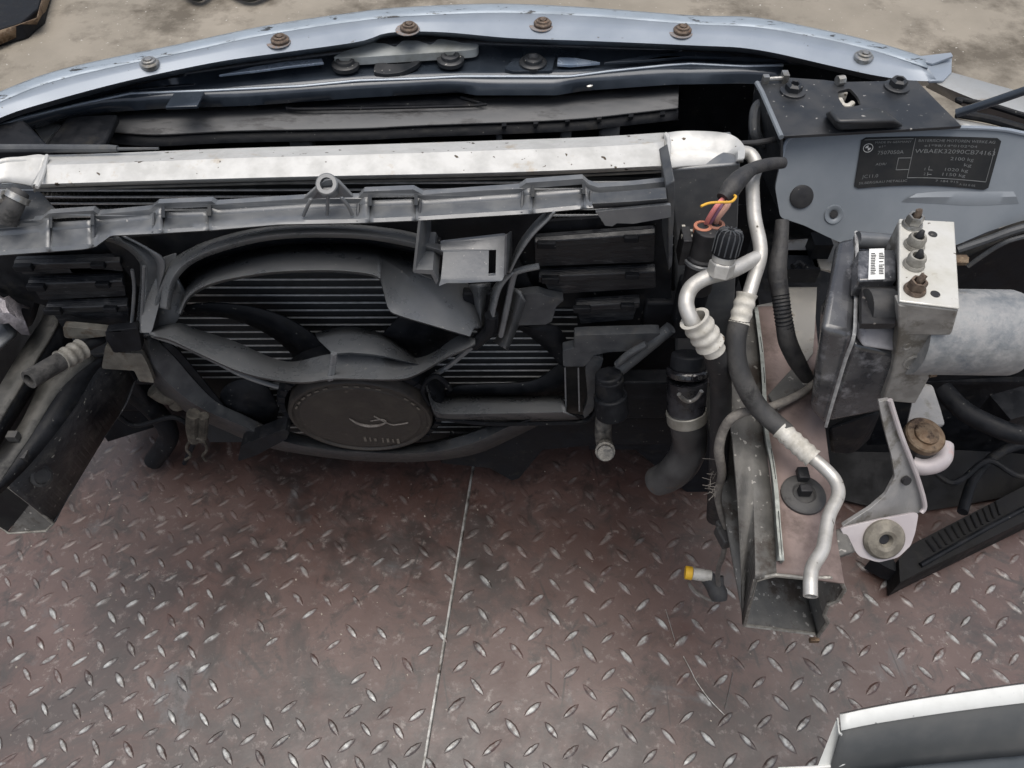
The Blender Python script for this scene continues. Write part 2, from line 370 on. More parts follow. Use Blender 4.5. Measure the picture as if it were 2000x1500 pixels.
# ------------------------------------------------------------------ front: silver blue carrier strip
ZC = .56
OUT = [(-120, 235), (0, 182), (91, 147), (189, 122), (350, 89), (525, 52), (700, 26), (790, 17), (965, 10), (1140, 17), (1350, 33), (1475, 37), (1615, 63), (1720, 88), (1807, 115)]
LPL = [(-120, 252), (0, 199), (91, 163), (189, 138), (350, 104), (525, 67), (700, 41), (790, 32), (965, 25), (1140, 31), (1350, 47), (1475, 53), (1615, 77), (1720, 103), (1812, 133)]
INN = [(-120, 285), (0, 229), (88, 200), (245, 158), (420, 121), (560, 101), (700, 81), (750, 65), (800, 61), (877, 63), (1000, 74), (1140, 79), (1350, 88), (1475, 96), (1632, 130), (1700, 145), (1772, 156), (1830, 158)]
t = thing('bumper_carrier', 'long curved silver blue painted strip with rusty bolts along the top of the car front', 'panel', zz(965, 30, ZC))
mk('strip', loft([zs(LPL, ZC + .004), zs([((a[0] + b[0]) / 2, (a[1] + b[1]) / 2) for a, b in zip(resample([V((p[0], p[1], 0)) for p in LPL], 24), resample([V((p[0], p[1], 0)) for p in INN], 24))], ZC), zs(INN, ZC - .004), zs([(x, y + 9) for x, y in INN], ZC - .022)], 110), SIL, t, solid=.0016, sharp=50)
mk('outer_lip', loft([zs([(x, y - 2) for x, y in OUT], ZC - .012), zs([(x, y + 1) for x, y in OUT], ZC + .001), zs([(x, y + 7) for x, y in OUT], ZC + .001), zs([(x, y + .5) for x, y in LPL], ZC + .0045)], 110), LIP, t, solid=.0014)
mk('end_flange', join(plate(zs([(1795, 117), (1860, 104), (1859, 141), (1843, 157), (1815, 158)], ZC - .003), (0, 0, -.003)), plate([zz(1770, 112, ZC), zz(1858, 102, ZC + .004), zz(1862, 109, ZC + .004), zz(1822, 124, ZC)], (0, 0, -.003))), SIL, t, bevel=.0008)
for i, (x, y) in enumerate([(292, 124), (547, 78), (799, 54), (1060, 46), (1333, 59), (1687, 111)]):
    c = zz(x, y, ZC + .003); rusty = i in (1, 2, 3, 4)
    b = mk('bolt', join(lathe(c, (0, 0, 1), [(.0100, -.004), (.0108, .001), (.0100, .002), (.008, .0025), (.0075, .0045), (.0055, .0052), (.004, .003), (.001, .003)], 20), lathe(c, (.05, -.1, 1), [(.0035, .003), (.0035, .006), (.001, .0062)], 8)), BRU if rusty else STE, t)
    if rusty: mk('rust_ring', lathe(zz(x - 3, y + 3, ZC + .0008), (0, 0, 1), [(.0145, -.0005), (.0140, .0002), (.0001, .0002)], 20), mat('rust_bleed', (.22, .15, .11), (.2, .19, .19), 120, .6, .8, bump=.2, mix=(.35, .5)), t)
# bumper cover: dark wall hanging below the strip
wall = [(x, y - 1) for x, y in OUT] 
r0 = zs(wall, ZC - .014); r0 = resample(smooth(r0, 4), 40)
bc = mk('bumper_cover', loft([r0, [V((p.x * 1.02, p.y + .02, .42)) for p in r0], [V((p.x * 1.02, p.y + .015, .22)) for p in r0], [V((p.x, p.y - .02, .03)) for p in r0]], 40), PLD, solid=.003)
tag(bc, 'dark bumper skin hanging below the silver blue strip at the front', 'bumper')

# ------------------------------------------------------------------ black glossy cross panel
t = thing('front_crossmember', 'glossy black front crossmember with bolts and bluish highlights behind the radiator', 'crossmember', zz(800, 140, .53))
UPP = [(-60, 268), (40, 232), (147, 206), (255, 183), (336, 180), (399, 178), (588, 169), (700, 158), (825, 154), (898, 150), (1115, 150), (1189, 140), (1304, 128), (1350, 125), (1450, 130), (1530, 128)]
LOW = [(-60, 290), (60, 252), (122, 233), (210, 218), (315, 211), (490, 205), (700, 190), (895, 179), (930, 185), (1087, 185), (1140, 176), (1315, 164), (1450, 162), (1520, 165)]
back_row = [(x, y - 4) for x, y in INN[:-2]]
mid1 = [(-100, 275), (100, 208), (300, 160), (500, 133), (700, 112), (900, 96), (1100, 100), (1300, 107), (1500, 115), (1640, 140)]
mid2 = [(-80, 277), (80, 225), (250, 176), (400, 162), (600, 150), (800, 140), (1000, 138), (1200, 128), (1350, 118), (1560, 126)]
mk('panel', loft([zs(back_row, .525), zs([(x, y + 6) for x, y in back_row], .52), zs(mid1, .523), zs(mid2, .517), zs([(x, y - 3) for x, y in UPP], .522)], 120), BPT, t, solid=.0016, sharp=50)
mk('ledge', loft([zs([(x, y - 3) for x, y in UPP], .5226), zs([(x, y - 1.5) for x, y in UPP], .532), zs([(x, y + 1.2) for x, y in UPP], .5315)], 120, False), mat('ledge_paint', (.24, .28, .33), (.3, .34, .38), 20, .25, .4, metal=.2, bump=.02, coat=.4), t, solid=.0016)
mk('face', loft([zs([(x, y + 1) for x, y in UPP], .531), zs([((a.x + b.x) / 2, (a.y + b.y) / 2 + 1) for a, b in zip(resample([V((p[0], p[1], 0)) for p in UPP], 30), resample([V((p[0], p[1], 0)) for p in LOW], 30))], .523), zs(LOW, .514), zs([(x, y + 1) for x, y in LOW], .500)], 120, False), BPT, t, solid=.0016, sharp=60)
for x, y in ((675, 125), (880, 116), (1041, 122)):
    c = zz(x, y, .528)
    mk('bolt', lathe(c, (0, 0, 1), [(.016, -.004), (.0165, .001), (.014, .0025), (.0115, .0025), (.011, .006), (.0075, .007), (.005, .0035), (.001, .0035)], 22), BDU, t)
mk('latch_plate', join(plate(rnd(zs([(728, 140), (735, 118), (765, 112), (828, 108), (815, 126), (785, 141), (752, 145)], .527), .3), (0, 0, -.006), [rnd(zs([(752, 120), (790, 117), (795, 113), (812, 113), (806, 121), (790, 124), (756, 125)], .527), .2)])), BDU, t, bevel=.001)
mk('raised_pad', plate(rnd(zs([(985, 133), (1005, 113), (1085, 110), (1078, 138), (1000, 139)], .5262), .12), (0, 0, -.004)), BPT, t, bevel=.0012)
mk('highlight_patch', plate(rnd(zs([(1090, 112), (1125, 113), (1175, 122), (1115, 127), (1088, 125)], .5266), .1), (0, 0, -.003)), mat('highlight_blue', (.30, .38, .5), (.5, .58, .68), 20, .2, .35, metal=.4, bump=.02), t, bevel=.0005)  # bright blue patch painting a highlight onto the black panel
for x, y in ((289, 197), (816, 167), (1240, 155)):
    c = zz(x, y, .519); mk('hole_grommet', lathe(c, (0, -.5, 1), [(.0045, -.001), (.005, .0015), (.0035, .002), (.003, -.0005), (.0001, -.0005)], 14), BLK, t)
for x, y in ((360, 194), (1150, 162), (655, 175)):
    c = zz(x, y, .52); mk('rivet', lathe(c, (0, -.4, 1), [(.0065, -.001), (.0065, .0015), (.003, .0028), (.0001, .003)], 14), STE, t)
mk('step_plate', plate(zs([(340, 180), (399, 178), (385, 207), (322, 209)], .5345, ), (0, 0, -.004)), BPT, t, bevel=.001)
mk('latch_frame', join(tube(zs([(560, 209), (575, 213), (700, 212), (930, 206), (936, 201), (900, 190)], .505), .0018, 8, 2), plate(zs([(575, 192), (900, 186), (925, 203), (580, 209)], .503), (0, 0, -.004))), PLD, t)
mk('highlight_and_plain_strip', plate(zs([(427, 146), (500, 129), (560, 120), (628, 114), (632, 122), (560, 130), (500, 138)], .534), (0, 0, -.003)), mat('highlight_silver_blue', (.22, .27, .34), (.3, .35, .42), 20, .2, .35, metal=.4, bump=.02), t, bevel=.0005)  # silver-blue plate painting the bright highlight strip onto the black panel
mk('highlight_and_plain_strip', plate(zs([(1180, 122), (1260, 108), (1340, 100), (1420, 104), (1430, 112), (1340, 110), (1260, 118)], .531), (0, 0, -.003)), BPT, t, bevel=.0005)
sc_ = zs([(648, 113), (672, 100), (700, 92), (722, 82), (752, 84), (772, 92), (786, 79), (818, 79), (842, 88), (856, 75), (890, 80), (905, 84), (936, 86), (930, 97), (860, 102), (700, 112)], .536)
tag(mk('scalloped_pad', plate(rnd(sc_, .25), (0, 0, -.010)), mat('pad_grey', (.30, .32, .32), (.2, .21, .2), 16, .7, .85, bump=.3), bevel=.003, seg=3), 'pale grey scalloped foam pad tucked under the silver blue strip', 'pad')

# ------------------------------------------------------------------ grey absorber strip and its dark lower face
t = thing('air_duct_strip', 'grey plastic air duct strip lying between crossmember and radiator', 'duct', zz(760, 250, .49))
AU = [(228, 226), (300, 218), (455, 212), (700, 200), (900, 195), (1100, 188), (1240, 178), (1326, 168)]
AL = [(212, 257), (300, 264), (455, 257), (700, 252), (825, 246), (1105, 235), (1245, 221), (1324, 212)]
mk('top_face', loft([zs([(x, y - 10) for x, y in AU], .470), zs(AU, .492), zs([((a[0] + b[0]) / 2, (a[1] + b[1]) / 2) for a, b in zip(AU, AL)], .498), zs(AL, .493)], 60), mat('duct_grey', (.075, .078, .082), (.13, .13, .13), 9, .5, .7, bump=.12, stretch=(.5, 1.5, 1), c3=(.045, .045, .047), s3=14), t, solid=.003, bevel=.0008)
mk('front_face', loft([zs([(x, y + 1) for x, y in AL], .490), zs([(x, y + 20) for x, y in AL], .480), zs([(x + 2, y + 24) for x, y in AL], .45)], 60), PLD, t, solid=.003)
for k in range(6):
    x = 980 + k * 62; y = 241 - k * 4.6
    mk('clip', plate(zs([(x, y), (x + 9, y - 1), (x + 9, y + 5), (x, y + 6)], .4935), (0, 0, -.004)), PLD, t)
for x, y, w_ in ((590, 274, 30), (1105, 256, 14), (1190, 250, 26), (975, 262, 8)):
    tag(mk('rubber_block', box(zz(x, y, .47), (px_m(zz(x, y, .47), w_ * 1.5), .02, .025)), PLG, bevel=.003), 'small grey rubber block in the dark gap %s' % {590: 'left of centre behind the radiator tank', 1105: 'right of centre behind the radiator tank', 1190: 'near the right end of the radiator tank', 975: 'at mid length of the radiator tank'}[x], 'block')

# ------------------------------------------------------------------ radiator
t = thing('radiator', 'long aluminium radiator with white top tank and dark tube core', 'radiator', (-.14, .61, .08))
ZT = .60
nearp = [(62, 366), (75, 364), (300, 357), (600, 349), (900, 343), (1100, 337), (1297, 328)]
farp = [(85, 306), (200, 303), (450, 293), (700, 286), (950, 278), (1150, 271), (1297, 262)]
midf = [(x, y + 12) for x, y in farp]
mk('top_tank', loft([zs(farp, ZT - .03), zs(farp, ZT - .010), zs([(x, y + 2) for x, y in farp], ZT - .009), zs([(x, y + 15) for x, y in farp], ZT - .002), zs([(x, y + 19) for x, y in farp], ZT), zs([(x, y - 5) for x, y in nearp], ZT - .005), zs(nearp, ZT - .009)], 60, True), ALU, t, solid=.003, sharp=30)
# under lip (darker flange below the tank)
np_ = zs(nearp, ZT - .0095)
mk('tank_flange', loft([[p + V((0, .004, 0)) for p in np_], [p + V((0, .003, -.0025)) for p in np_], [p + V((0, -.0005, -.003)) for p in np_], [p + V((0, -.0005, -.0045)) for p in np_], [p + V((0, .02, -.0055)) for p in np_]], 60), mat('flange_grey', (.09, .09, .085), (.15, .145, .135), 30, .6, .8, metal=.3, bump=.3), t, solid=.001)
mk('end_cap', loft([zs([(1296, 266), (1340, 262), (1400, 264), (1430, 272), (1447, 290), (1448, 310)], ZT - .016), zs([(1296, 262), (1338, 258), (1402, 260), (1434, 269), (1452, 288), (1452, 314)], ZT + .002), zs([(1297, 268), (1338, 267), (1398, 267), (1425, 276), (1442, 292), (1443, 315)], ZT - .001), zs([(1297, 298), (1330, 295), (1380, 295), (1415, 300), (1436, 306), (1438, 317)], ZT - .008), zs([(1297, 331), (1330, 326), (1370, 324), (1410, 321), (1430, 321), (1440, 320)], ZT - .010)], 30), ALU, t, solid=.003)
mk('weld_bead', tube(zs([(1300, 262), (1306, 275), (1305, 300), (1303, 330)], ZT + .001), .0022, 8), ALU, t)
mk('end_cap', loft([zs([(-60, 340), (0, 311), (40, 306), (78, 302), (92, 306)], ZT + .001), zs([(-60, 350), (0, 321), (45, 316), (70, 315), (88, 316)], ZT - .003), zs([(-60, 380), (0, 348), (30, 345), (60, 345), (80, 346)], ZT - .008), zs([(-60, 390), (0, 358), (30, 358), (55, 362), (72, 366)], ZT - .011)], 24), ALU, t, solid=.003)
mk('weld_bead', tube(zs([(92, 304), (88, 325), (80, 350), (72, 366)], ZT + .001), .0018, 8), ALU, t)
# side tank (black box under the right cap)
mk('side_tank', hexa(zs([(1303, 329), (1443, 320), (1443, 350), (1303, 352)], ZT - .013)[::1], [V((p.x, p.y, .15)) for p in zs([(1303, 329), (1443, 320), (1443, 350), (1303, 352)], ZT - .013)]) if False else plate(ys([(1304, 331), (1446, 319), (1440, 480), (1425, 800), (1320, 840), (1318, 460)], .612), (0, .05, 0)), PLG, t, bevel=.003)
YC = .624
ca, cb = yy(60, 365, .612), yy(1300, 330, .612)
def core_line(p0, p1, h, d=.003):
    return hexa([p0, p1, p1 + V((0, d, 0)), p0 + V((0, d, 0))], [p0 - V((0, 0, h)), p1 - V((0, 0, h)), p1 + V((0, d, -h)), p0 + V((0, d, -h))])
# core: dark backing and every tube row
x0, x1 = -.49, .165
mk('core_back', join(hexa([V((x0, YC, .57)), V((x1, YC, .57)), V((x1, YC + .02, .57)), V((x0, YC + .02, .57))], [V((x0, YC, .38)), V((x1, YC, .38)), V((x1, YC + .02, .38)), V((x0, YC + .02, .38))]), hexa([V((-.42, YC, .379)), V((x1, YC, .379)), V((x1, YC + .02, .379)), V((-.42, YC + .02, .379))], [V((-.42, YC, .12)), V((x1, YC, .12)), V((x1, YC + .02, .12)), V((-.42, YC + .02, .12))])), COR, t)
z = .578; rows = []
while z > .15:
    fy = .020 if z > .50 else .006; rows.append(core_line(V((x0 if z > .38 else (-.42 if z > .26 else -.33), YC - fy, z + .0)), V((.132 if z > .5 else x1, YC - fy, z + .002)), .0015 if z > .5 else .0013, .0014)); z -= .0078 if z > .505 else .0120
o = mk('cooling_tubes', join(*rows), TUB, t); 
# zig-zag fins between the tubes, upper strip (seen as a fine comb)
zf = []; v, f = [], []
for zi in range(7):
    zc = .5495 - zi * .0120; n_ = 300
    for i in range(n_ + 1):
        x = x0 + (x1 - x0) * i / n_; up_ = .003 if i % 2 else -.003
        v.append(V((x, YC - .006, zc + up_))); v.append(V((x, YC, zc + up_)))
    o_ = zi * 2 * (n_ + 1)
    for i in range(n_): f.append((o_ + 2 * i, o_ + 2 * i + 2, o_ + 2 * i + 3, o_ + 2 * i + 1))
mk('fins', (v, f), mat('fin_dark', (.05, .052, .054), (.09, .09, .09), 40, .6, bump=0, metal=.3), t, solid=.0003)
mk('corner_bracket', plate(zs([(-60, 352), (0, 355), (55, 357), (85, 380), (112, 412), (85, 426), (0, 435), (-60, 440)], ZT - .03), (0, 0, -.006)), PLA, t, bevel=.002)
# bleed stub at the left end
t = thing('hose_stub', 'short black hose stub with silver clamp at the left end of the radiator', 'hose', zz(20, 420, .57))
mk('hose', tube([zz(40, 375, .590), zz(26, 400, .585), zz(15, 425, .575), zz(12, 440, .57)], [.0075, .009, .009, .0085], 16, 4, (False, True)), DUST, t)
mk('clamp', tube([zz(37, 380, .590), zz(31, 391, .587)], .0105, 18, 1), STE, t)
mk('clamp_screw', tube([zz(-4, 388, .59), zz(12, 384, .592)], .006, 10, 1), STE, t)

# ------------------------------------------------------------------ fan shroud
t = thing('fan_shroud', 'large black plastic fan shroud with ring, arms and side flaps in front of the radiator', 'fan shroud', (-.18, .57, .05))
TOP = [(-60, 440), (0, 437), (80, 429), (95, 417), (182, 411), (192, 419), (294, 409), (308, 397), (413, 393), (422, 399), (595, 388), (700, 386), (711, 374), (807, 370), (826, 380), (1014, 367), (1028, 357), (1138, 349), (1150, 360), (1168, 366), (1240, 361), (1316, 353)]
BOT = [(-60, 502), (0, 497), (165, 485), (187, 480), (217, 459), (301, 455), (416, 448), (546, 437), (700, 434), (821, 429), (1035, 416), (1100, 410), (1154, 405), (1316, 395)]
YR = .562
def interp(pl, x):
    for a, b in zip(pl, pl[1:]):
        if a[0] <= x <= b[0]: return a[1] + (b[1] - a[1]) * (x - a[0]) / max(1e-6, b[0] - a[0])
    return pl[-1][1]
xs = sorted(set([p[0] for p in TOP] + [p[0] for p in BOT] + list(range(-60, 1316, 12))))
slots = [(98, 180), (318, 408), (722, 812), (1040, 1140)]
# flat lip with tabs (edge-on bright rim), standing behind the flared face
lip = [yy(x, interp(TOP, x), YR) for x in xs]
lipb = [yy(x, interp(TOP, x) + (11), YR - .001) for x in xs]
slot_holes = []
mk('top_lip', plate(lip + lipb[::-1], (0, .006, 0)), PLG, t, bevel=.0008)
segs = []
edges = [-60] + [q for s in slots for q in s] + [1316]
for i in range(0, len(edges) - 1):
    xa, xb = edges[i], edges[i + 1]
    xr = [x for x in xs if xa < x < xb]; xr = [xa] + xr + [xb]
    inslot = i % 2 == 1
    off = 18 if inslot else 10
    rows_ = []
    for fr, Yv in ((0, YR), (.30, YR - .003), (.6, YR - .011), (.88, YR - .022), (1, YR - .024), (1.02, YR - .006)):
        rows_.append([yy(x, (interp(TOP, x) + off) * (1 - fr) + interp(BOT, x) * fr, Yv) for x in xr])
    segs.append(loft(rows_, max(8, len(xr)), False))
mk('top_rail', join(*segs), PLG, t, solid=.002, sharp=40)
posts = []
for a_, b_ in slots:
    for x in (a_, b_):
        y = interp(TOP, x) + 6
        posts.append(hexa([yy(x - 3, y, YR - .012), yy(x + 4, y, YR - .012), yy(x + 4, y, YR), yy(x - 3, y, YR)], [yy(x - 3, y + 22, YR - .016), yy(x + 4, y + 22, YR - .016), yy(x + 4, y + 22, YR), yy(x - 3, y + 22, YR)]))
for x in (301, 185, 700, 821, 1021, 1154):
    yt = interp(TOP, x) + 12; yb = interp(BOT, x)
    posts.append(tube([yy(x, yt, YR - .004), yy(x - 1, (yt + yb) / 2, YR - .011), yy(x - 2, yb, YR - .024)], .0014, 6, 2))
mks('rail_rib', posts, PLA, t)
# triangular mount
tri = join(plate(ys([(592, 389), (622, 362), (634, 352), (650, 350), (662, 356), (690, 386), (672, 386), (654, 368), (648, 362), (632, 364), (610, 388)], YR - .012), (0, .004, 0)),
           tube(ys([(608, 388), (600, 404), (592, 422)], YR - .018), .0018, 6, 1), tube(ys([(640, 372), (640, 395), (639, 420)], YR - .018), .0018, 6, 1), tube(ys([(666, 385), (680, 402), (688, 420)], YR - .018), .0018, 6, 1),
           plate(ys([(620, 372), (662, 370), (676, 386), (604, 389)], YR - .010), (0, .003, 0)))
mk('mount_bracket', tri, PLG, t, bevel=.0006)
mk('mount_boss', lathe(yy(640, 362, YR - .012), (0, -.6, .8), [(.0095, -.006), (.0095, .004), (.0085, .005), (.0055, .005), (.005, -.003), (.0001, -.003)], 20), PLG, t)
# web between the rail and the ring, near black for the shade in that recess
mk('upper_web', plate(ys([(200, 470), (330, 456), (560, 436), (820, 428), (1068, 412), (1010, 500), (1040, 560), (1010, 640), (940, 660), (870, 560), (850, 500), (780, 455), (640, 440), (480, 455), (380, 485), (320, 530), (300, 560), (270, 560)], .585), (0, .004, 0)), PLD, t)
# ring cowl
def arc(pts): return ys(pts, .58)
A0 = [(300, 600), (312, 545), (330, 512), (360, 490), (410, 468), (480, 449), (560, 439), (640, 436), (720, 440), (800, 452), (868, 472)]
A1 = [(318, 602), (326, 552), (345, 520), (375, 499), (420, 479), (490, 460), (560, 450), (640, 448), (720, 452), (800, 465), (868, 485)]
A2 = [(332, 604), (340, 556), (358, 528), (385, 508), (428, 491), (495, 473), (560, 464), (640, 462), (720, 466), (800, 480), (868, 498)]
A3 = [(338, 606), (350, 560), (368, 535), (395, 518), (436, 503), (500, 486), (560, 478), (640, 475), (720, 479), (800, 492), (868, 508)]
A4 = [(345, 610), (362, 572), (380, 552), (405, 538), (445, 524), (505, 508), (565, 500), (640, 498), (715, 502), (785, 514), (860, 530)]
A5 = [(352, 612), (366, 582), (392, 562), (430, 548), (480, 538), (530, 531), (580, 528), (640, 527), (690, 530), (725, 535), (744, 543)]
def rw(pts, Y): return ys([(p[0], p[1]) for p in pts], Y)
mk('ring_bead', loft([rw(A0, .596), rw([(a[0] * .7 + b[0] * .3, a[1] * .7 + b[1] * .3) for a, b in zip(A0, A1)], .578), rw(A1, .552), rw([(a[0] * .5 + b[0] * .5, a[1] * .5 + b[1] * .5) for a, b in zip(A2, A1)], .542), rw(A2, .546)], 70), PLM, t, solid=.002)
mk('ring_groove', loft([rw(A2, .588), rw(A3, .606), rw([(p[0], p[1] + 3) for p in A3], .606)], 70), PLD, t, solid=.002)  # near black for the shade inside the groove
C3 = [p for p in A3 if p[0] <= 720] + [(743, 484)]; C4 = [p for p in A4 if p[0] <= 715] + [(743, 506)]
mk('ring_cowl', loft([rw([(p[0], p[1] + 2) for p in C3], .604), rw(C4, .570), rw(A5, .536), rw([(p[0] + 1, p[1] + 3) for p in A5], .575)], 70), PLM, t, solid=.002)
mk('cowl_wing', loft([ys([(742, 484, .606), (800, 494, .606), (864, 510, .602), (905, 545, .588), (938, 590, .572), (948, 640, .556)], .58), ys([(743, 506, .572), (790, 535, .570), (838, 582, .558), (875, 610, .548), (925, 642, .538)], .58), ys([(743, 543, .537), (751, 572, .535), (760, 602, .533), (778, 614, .531), (850, 636, .529), (918, 656, .526)], .58), ys([(744, 545, 0.565), (752, 574, 0.565), (761, 604, 0.565), (779, 616, 0.565), (851, 638, .572), (918, 658, .565)], .58)], 40), PLM, t, solid=.002)
# left leg and its ribs
legl = [[(205, 468), (235, 478), (262, 497), (276, 522), (272, 590), (266, 645)], [(214, 463), (252, 480), (276, 500), (289, 525), (284, 590), (272, 650)], [(230, 460), (275, 482), (305, 512), (302, 560), (292, 610), (280, 650)], [(240, 460), (290, 486), (322, 512), (312, 560), (300, 610), (286, 648)]]
mk('left_leg', plate(rnd(ys([(212, 460, .59), (258, 478, .585), (284, 508, .58), (306, 512, .58), (345, 493, .585), (340, 522, .578), (316, 575, .565), (296, 650, .548), (275, 650, .548), (278, 560, .565), (274, 515, .58), (258, 494, .584), (228, 476, .588)], .57), .15), (0, .006, 0)), PLM, t, bevel=.002)
mk('left_leg_rib', loft([ys(legl[0], .575), ys(legl[1], .560), ys(legl[2], .572), ys(legl[3], .566)], 40), PLM, t, solid=.002)
mks('leg_rib', (tube(ys([(335, 523), (318, 560), (303, 600), (289, 646)], .562), .0022, 8, 4), tube(ys([(258, 527), (262, 560), (260, 600), (256, 641)], .565), .0018, 8, 4), tube(ys([(281, 520), (280, 560), (277, 610), (276, 648)], .556), .0016, 8, 4), tube(ys([(256, 641), (266, 647), (276, 649)], .565), .0018, 8, 2)), PLG, t)
mk('leg_gusset', loft([ys([(336, 526), (318, 565), (304, 605), (292, 648)], .575), ys([(364, 572), (354, 600), (345, 628), (314, 656)], .570)], 20), PLM, t, solid=.003)
# central spoke
SP_T = [(290, 648), (346, 632), (385, 645), (455, 667), (525, 698), (574, 708), (651, 692), (734, 692), (766, 702), (815, 701), (850, 688), (895, 657), (925, 655)]
SP_M = [(292, 652), (340, 648), (380, 663), (460, 694), (530, 722), (585, 730), (650, 722), (740, 722), (780, 724), (818, 716), (860, 697), (900, 672), (928, 662)]
SP_B = [(300, 656), (335, 664), (385, 688), (472, 726), (542, 742), (595, 746), (654, 739), (710, 740), (780, 740), (815, 730), (871, 698), (905, 683), (928, 672)]
mk('spoke', loft([ys([(x, y) for x, y in SP_T], .585), ys(SP_T, .568), ys(SP_M, .545), ys(SP_B, .522), ys([(x, y + 2) for x, y in SP_B], .552)], 60), PLM, t, solid=.002)
mks('spoke_rib', (tube(ys([(651, 690), (648, 715), (643, 741)], .531), .0028, 8, 2), tube(ys([(655, 690), (653, 715), (648, 741)], .531), .002, 8, 2), tube(ys([(275, 648), (350, 672), (420, 705), (472, 732), (530, 752), (560, 758)], .572), .003, 8, 4), tube(ys([(925, 674), (880, 712), (840, 738), (822, 752)], .570), .003, 8, 4)), PLM, t)
# lower right arm and frame
mk('lower_arm', loft([ys([(832, 742), (842, 765), (868, 775), (900, 774), (1000, 776), (1098, 773)], .585), ys([(832, 750), (845, 785), (868, 792), (900, 790), (1000, 790), (1102, 788)], .562), ys([(836, 765), (848, 800), (870, 808), (920, 808), (1000, 807), (1106, 805)], .540), ys([(836, 767), (848, 812), (870, 820), (920, 822), (1000, 822), (1140, 822)], .575)], 40), PLM, t, solid=.002)
mk('arm_ring', join(tube(ys([(838, 790), (826, 765), (836, 742), (852, 735), (868, 745), (880, 760)], .560), .003, 8), tube(ys([(850, 815), (950, 827), (1090, 826), (1145, 822), (1165, 800), (1170, 760)], .565), .0028, 8)), PLD, t)
mks('frame_rib', ([hexa(ys([(x, 718), (x + 3, 718)], .553) + ys([(x + 3, 718), (x, 718)], .590), ys([(x + 2, 804), (x + 5, 804)], .553) + ys([(x + 5, 804), (x + 2, 804)], .590)) for x in (1102, 1128)]), PLG, t)
mk('frame_web', plate(ys([(1104, 716), (1150, 716), (1150, 812), (1108, 806)], .588), (0, .003, 0)), DUST, t)
mks('step_plate', (
    plate(rnd(ys([(1002, 578), (1050, 572), (1075, 580), (1102, 585), (1086, 600), (1078, 628), (1066, 634), (1008, 636), (990, 640), (985, 610)], .572), .15), (0, .010, 0)),
    plate(rnd(ys([(1122, 655), (1290, 650), (1285, 668), (1262, 672), (1258, 684), (1188, 688), (1160, 694), (1142, 716), (1100, 716), (1099, 685), (1122, 680)], .560), .12), (0, .012, 0)),
    plate(rnd(ys([(1142, 714), (1160, 694), (1180, 700), (1166, 740), (1160, 800), (1142, 818), (1138, 808), (1148, 780)], .562), .2), (0, .010, 0))), PLA, t, bevel=.0012)
mk('back_panel', plate(ys([(975, 440), (1310, 415), (1312, 660), (1130, 660), (1125, 600), (1080, 600), (1000, 640), (985, 560)], .597), (0, .004, 0)), PLD, t)
mk('end_wall', join(plate(ys([(1300, 362), (1318, 352), (1316, 430), (1313, 520), (1306, 530), (1305, 400)], .535), (0, .05, 0)), loft([ys([(1154, 378), (1230, 372), (1300, 366)], .536), ys([(1156, 398), (1230, 394), (1302, 388)], .520), ys([(1160, 408), (1230, 404), (1306, 398)], .528)], 12)), PLA, t, bevel=.001)
mk('end_flap', plate(rnd(ys([(1163, 414), (1310, 400), (1311, 424), (1238, 437), (1205, 436), (1196, 442), (1182, 441), (1172, 425)], .520), .08), (0, .003, 0)), PLG, t, bevel=.0008)
# pieces of the big diagonal rib and cones
mk('diagonal_rib', join(loft([ys([(1066, 414), (1040, 440), (1015, 474), (1000, 510), (990, 535)], .565), ys([(1084, 412), (1072, 428), (1040, 460), (1012, 500), (996, 532)], .535)], 24), loft([ys([(990, 535), (965, 560), (955, 600), (941, 646)], .560), ys([(1003, 532), (980, 560), (968, 600), (958, 650)], .545)], 20), tube(ys([(1052, 520), (1015, 528), (1003, 540), (990, 600), (978, 655)], .555), .0022, 8)), PLM, t, solid=.002)
mks('cone_rib', (loft([ys([(918, 555), (925, 600), (935, 645)], .572), ys([(935, 555), (938, 600), (941, 648)], .552), ys([(958, 552), (950, 600), (943, 646)], .572)], 16), loft([ys([(1000, 560), (990, 620), (965, 668)], .575), ys([(1018, 570), (1005, 620), (986, 680)], .557), ys([(1028, 590), (1010, 640), (990, 684)], .575)], 16)), PLM, t, solid=.002)
mk('clip_hook', tube(ys([(960, 615), (958, 640), (940, 660), (925, 672)], .548), .007, 10), PLD, t)
# relay holder
mk('relay_holder', join(
    plate(rnd(ys([(860, 474, .548), (990, 459, .552), (989, 531, .527), (980, 549, .521), (906, 553, .520), (872, 553, .520), (857, 559, .518), (861, 545, .522), (866, 492, .541), (861, 488, .542)], .520), .08), (0, .003, 0), [ys([(955, 489, .542), (969, 488, .542), (968, 538, .525), (954, 539, .525)], .520)]),
    hexa([yy(817, 430, .528), yy(822, 430, .528), yy(842, 430, .575), yy(837, 430, .575)], [yy(806, 530, .520), yy(811, 530, .520), yy(845, 545, .565), yy(840, 545, .565)]),
    plate(ys([(808, 526), (845, 527), (856, 548), (852, 556), (842, 536), (808, 533)], .520), (0, .05, 0)),
    hexa([yy(986, 459, .521), yy(990, 459, .521), yy(1000, 452, .57), yy(996, 452, .57)], [yy(984, 540, .521), yy(988, 536, .521), yy(1000, 520, .57), yy(996, 520, .57)])), PLG, t, bevel=.0006)
mks('holder_block', (plate(ys([(832, 470), (862, 476), (862, 530), (840, 528)], .56), (0, .01, 0)), box(yy(935, 600, .57), (.03, .01, .05))), PLD, t, bevel=.002)
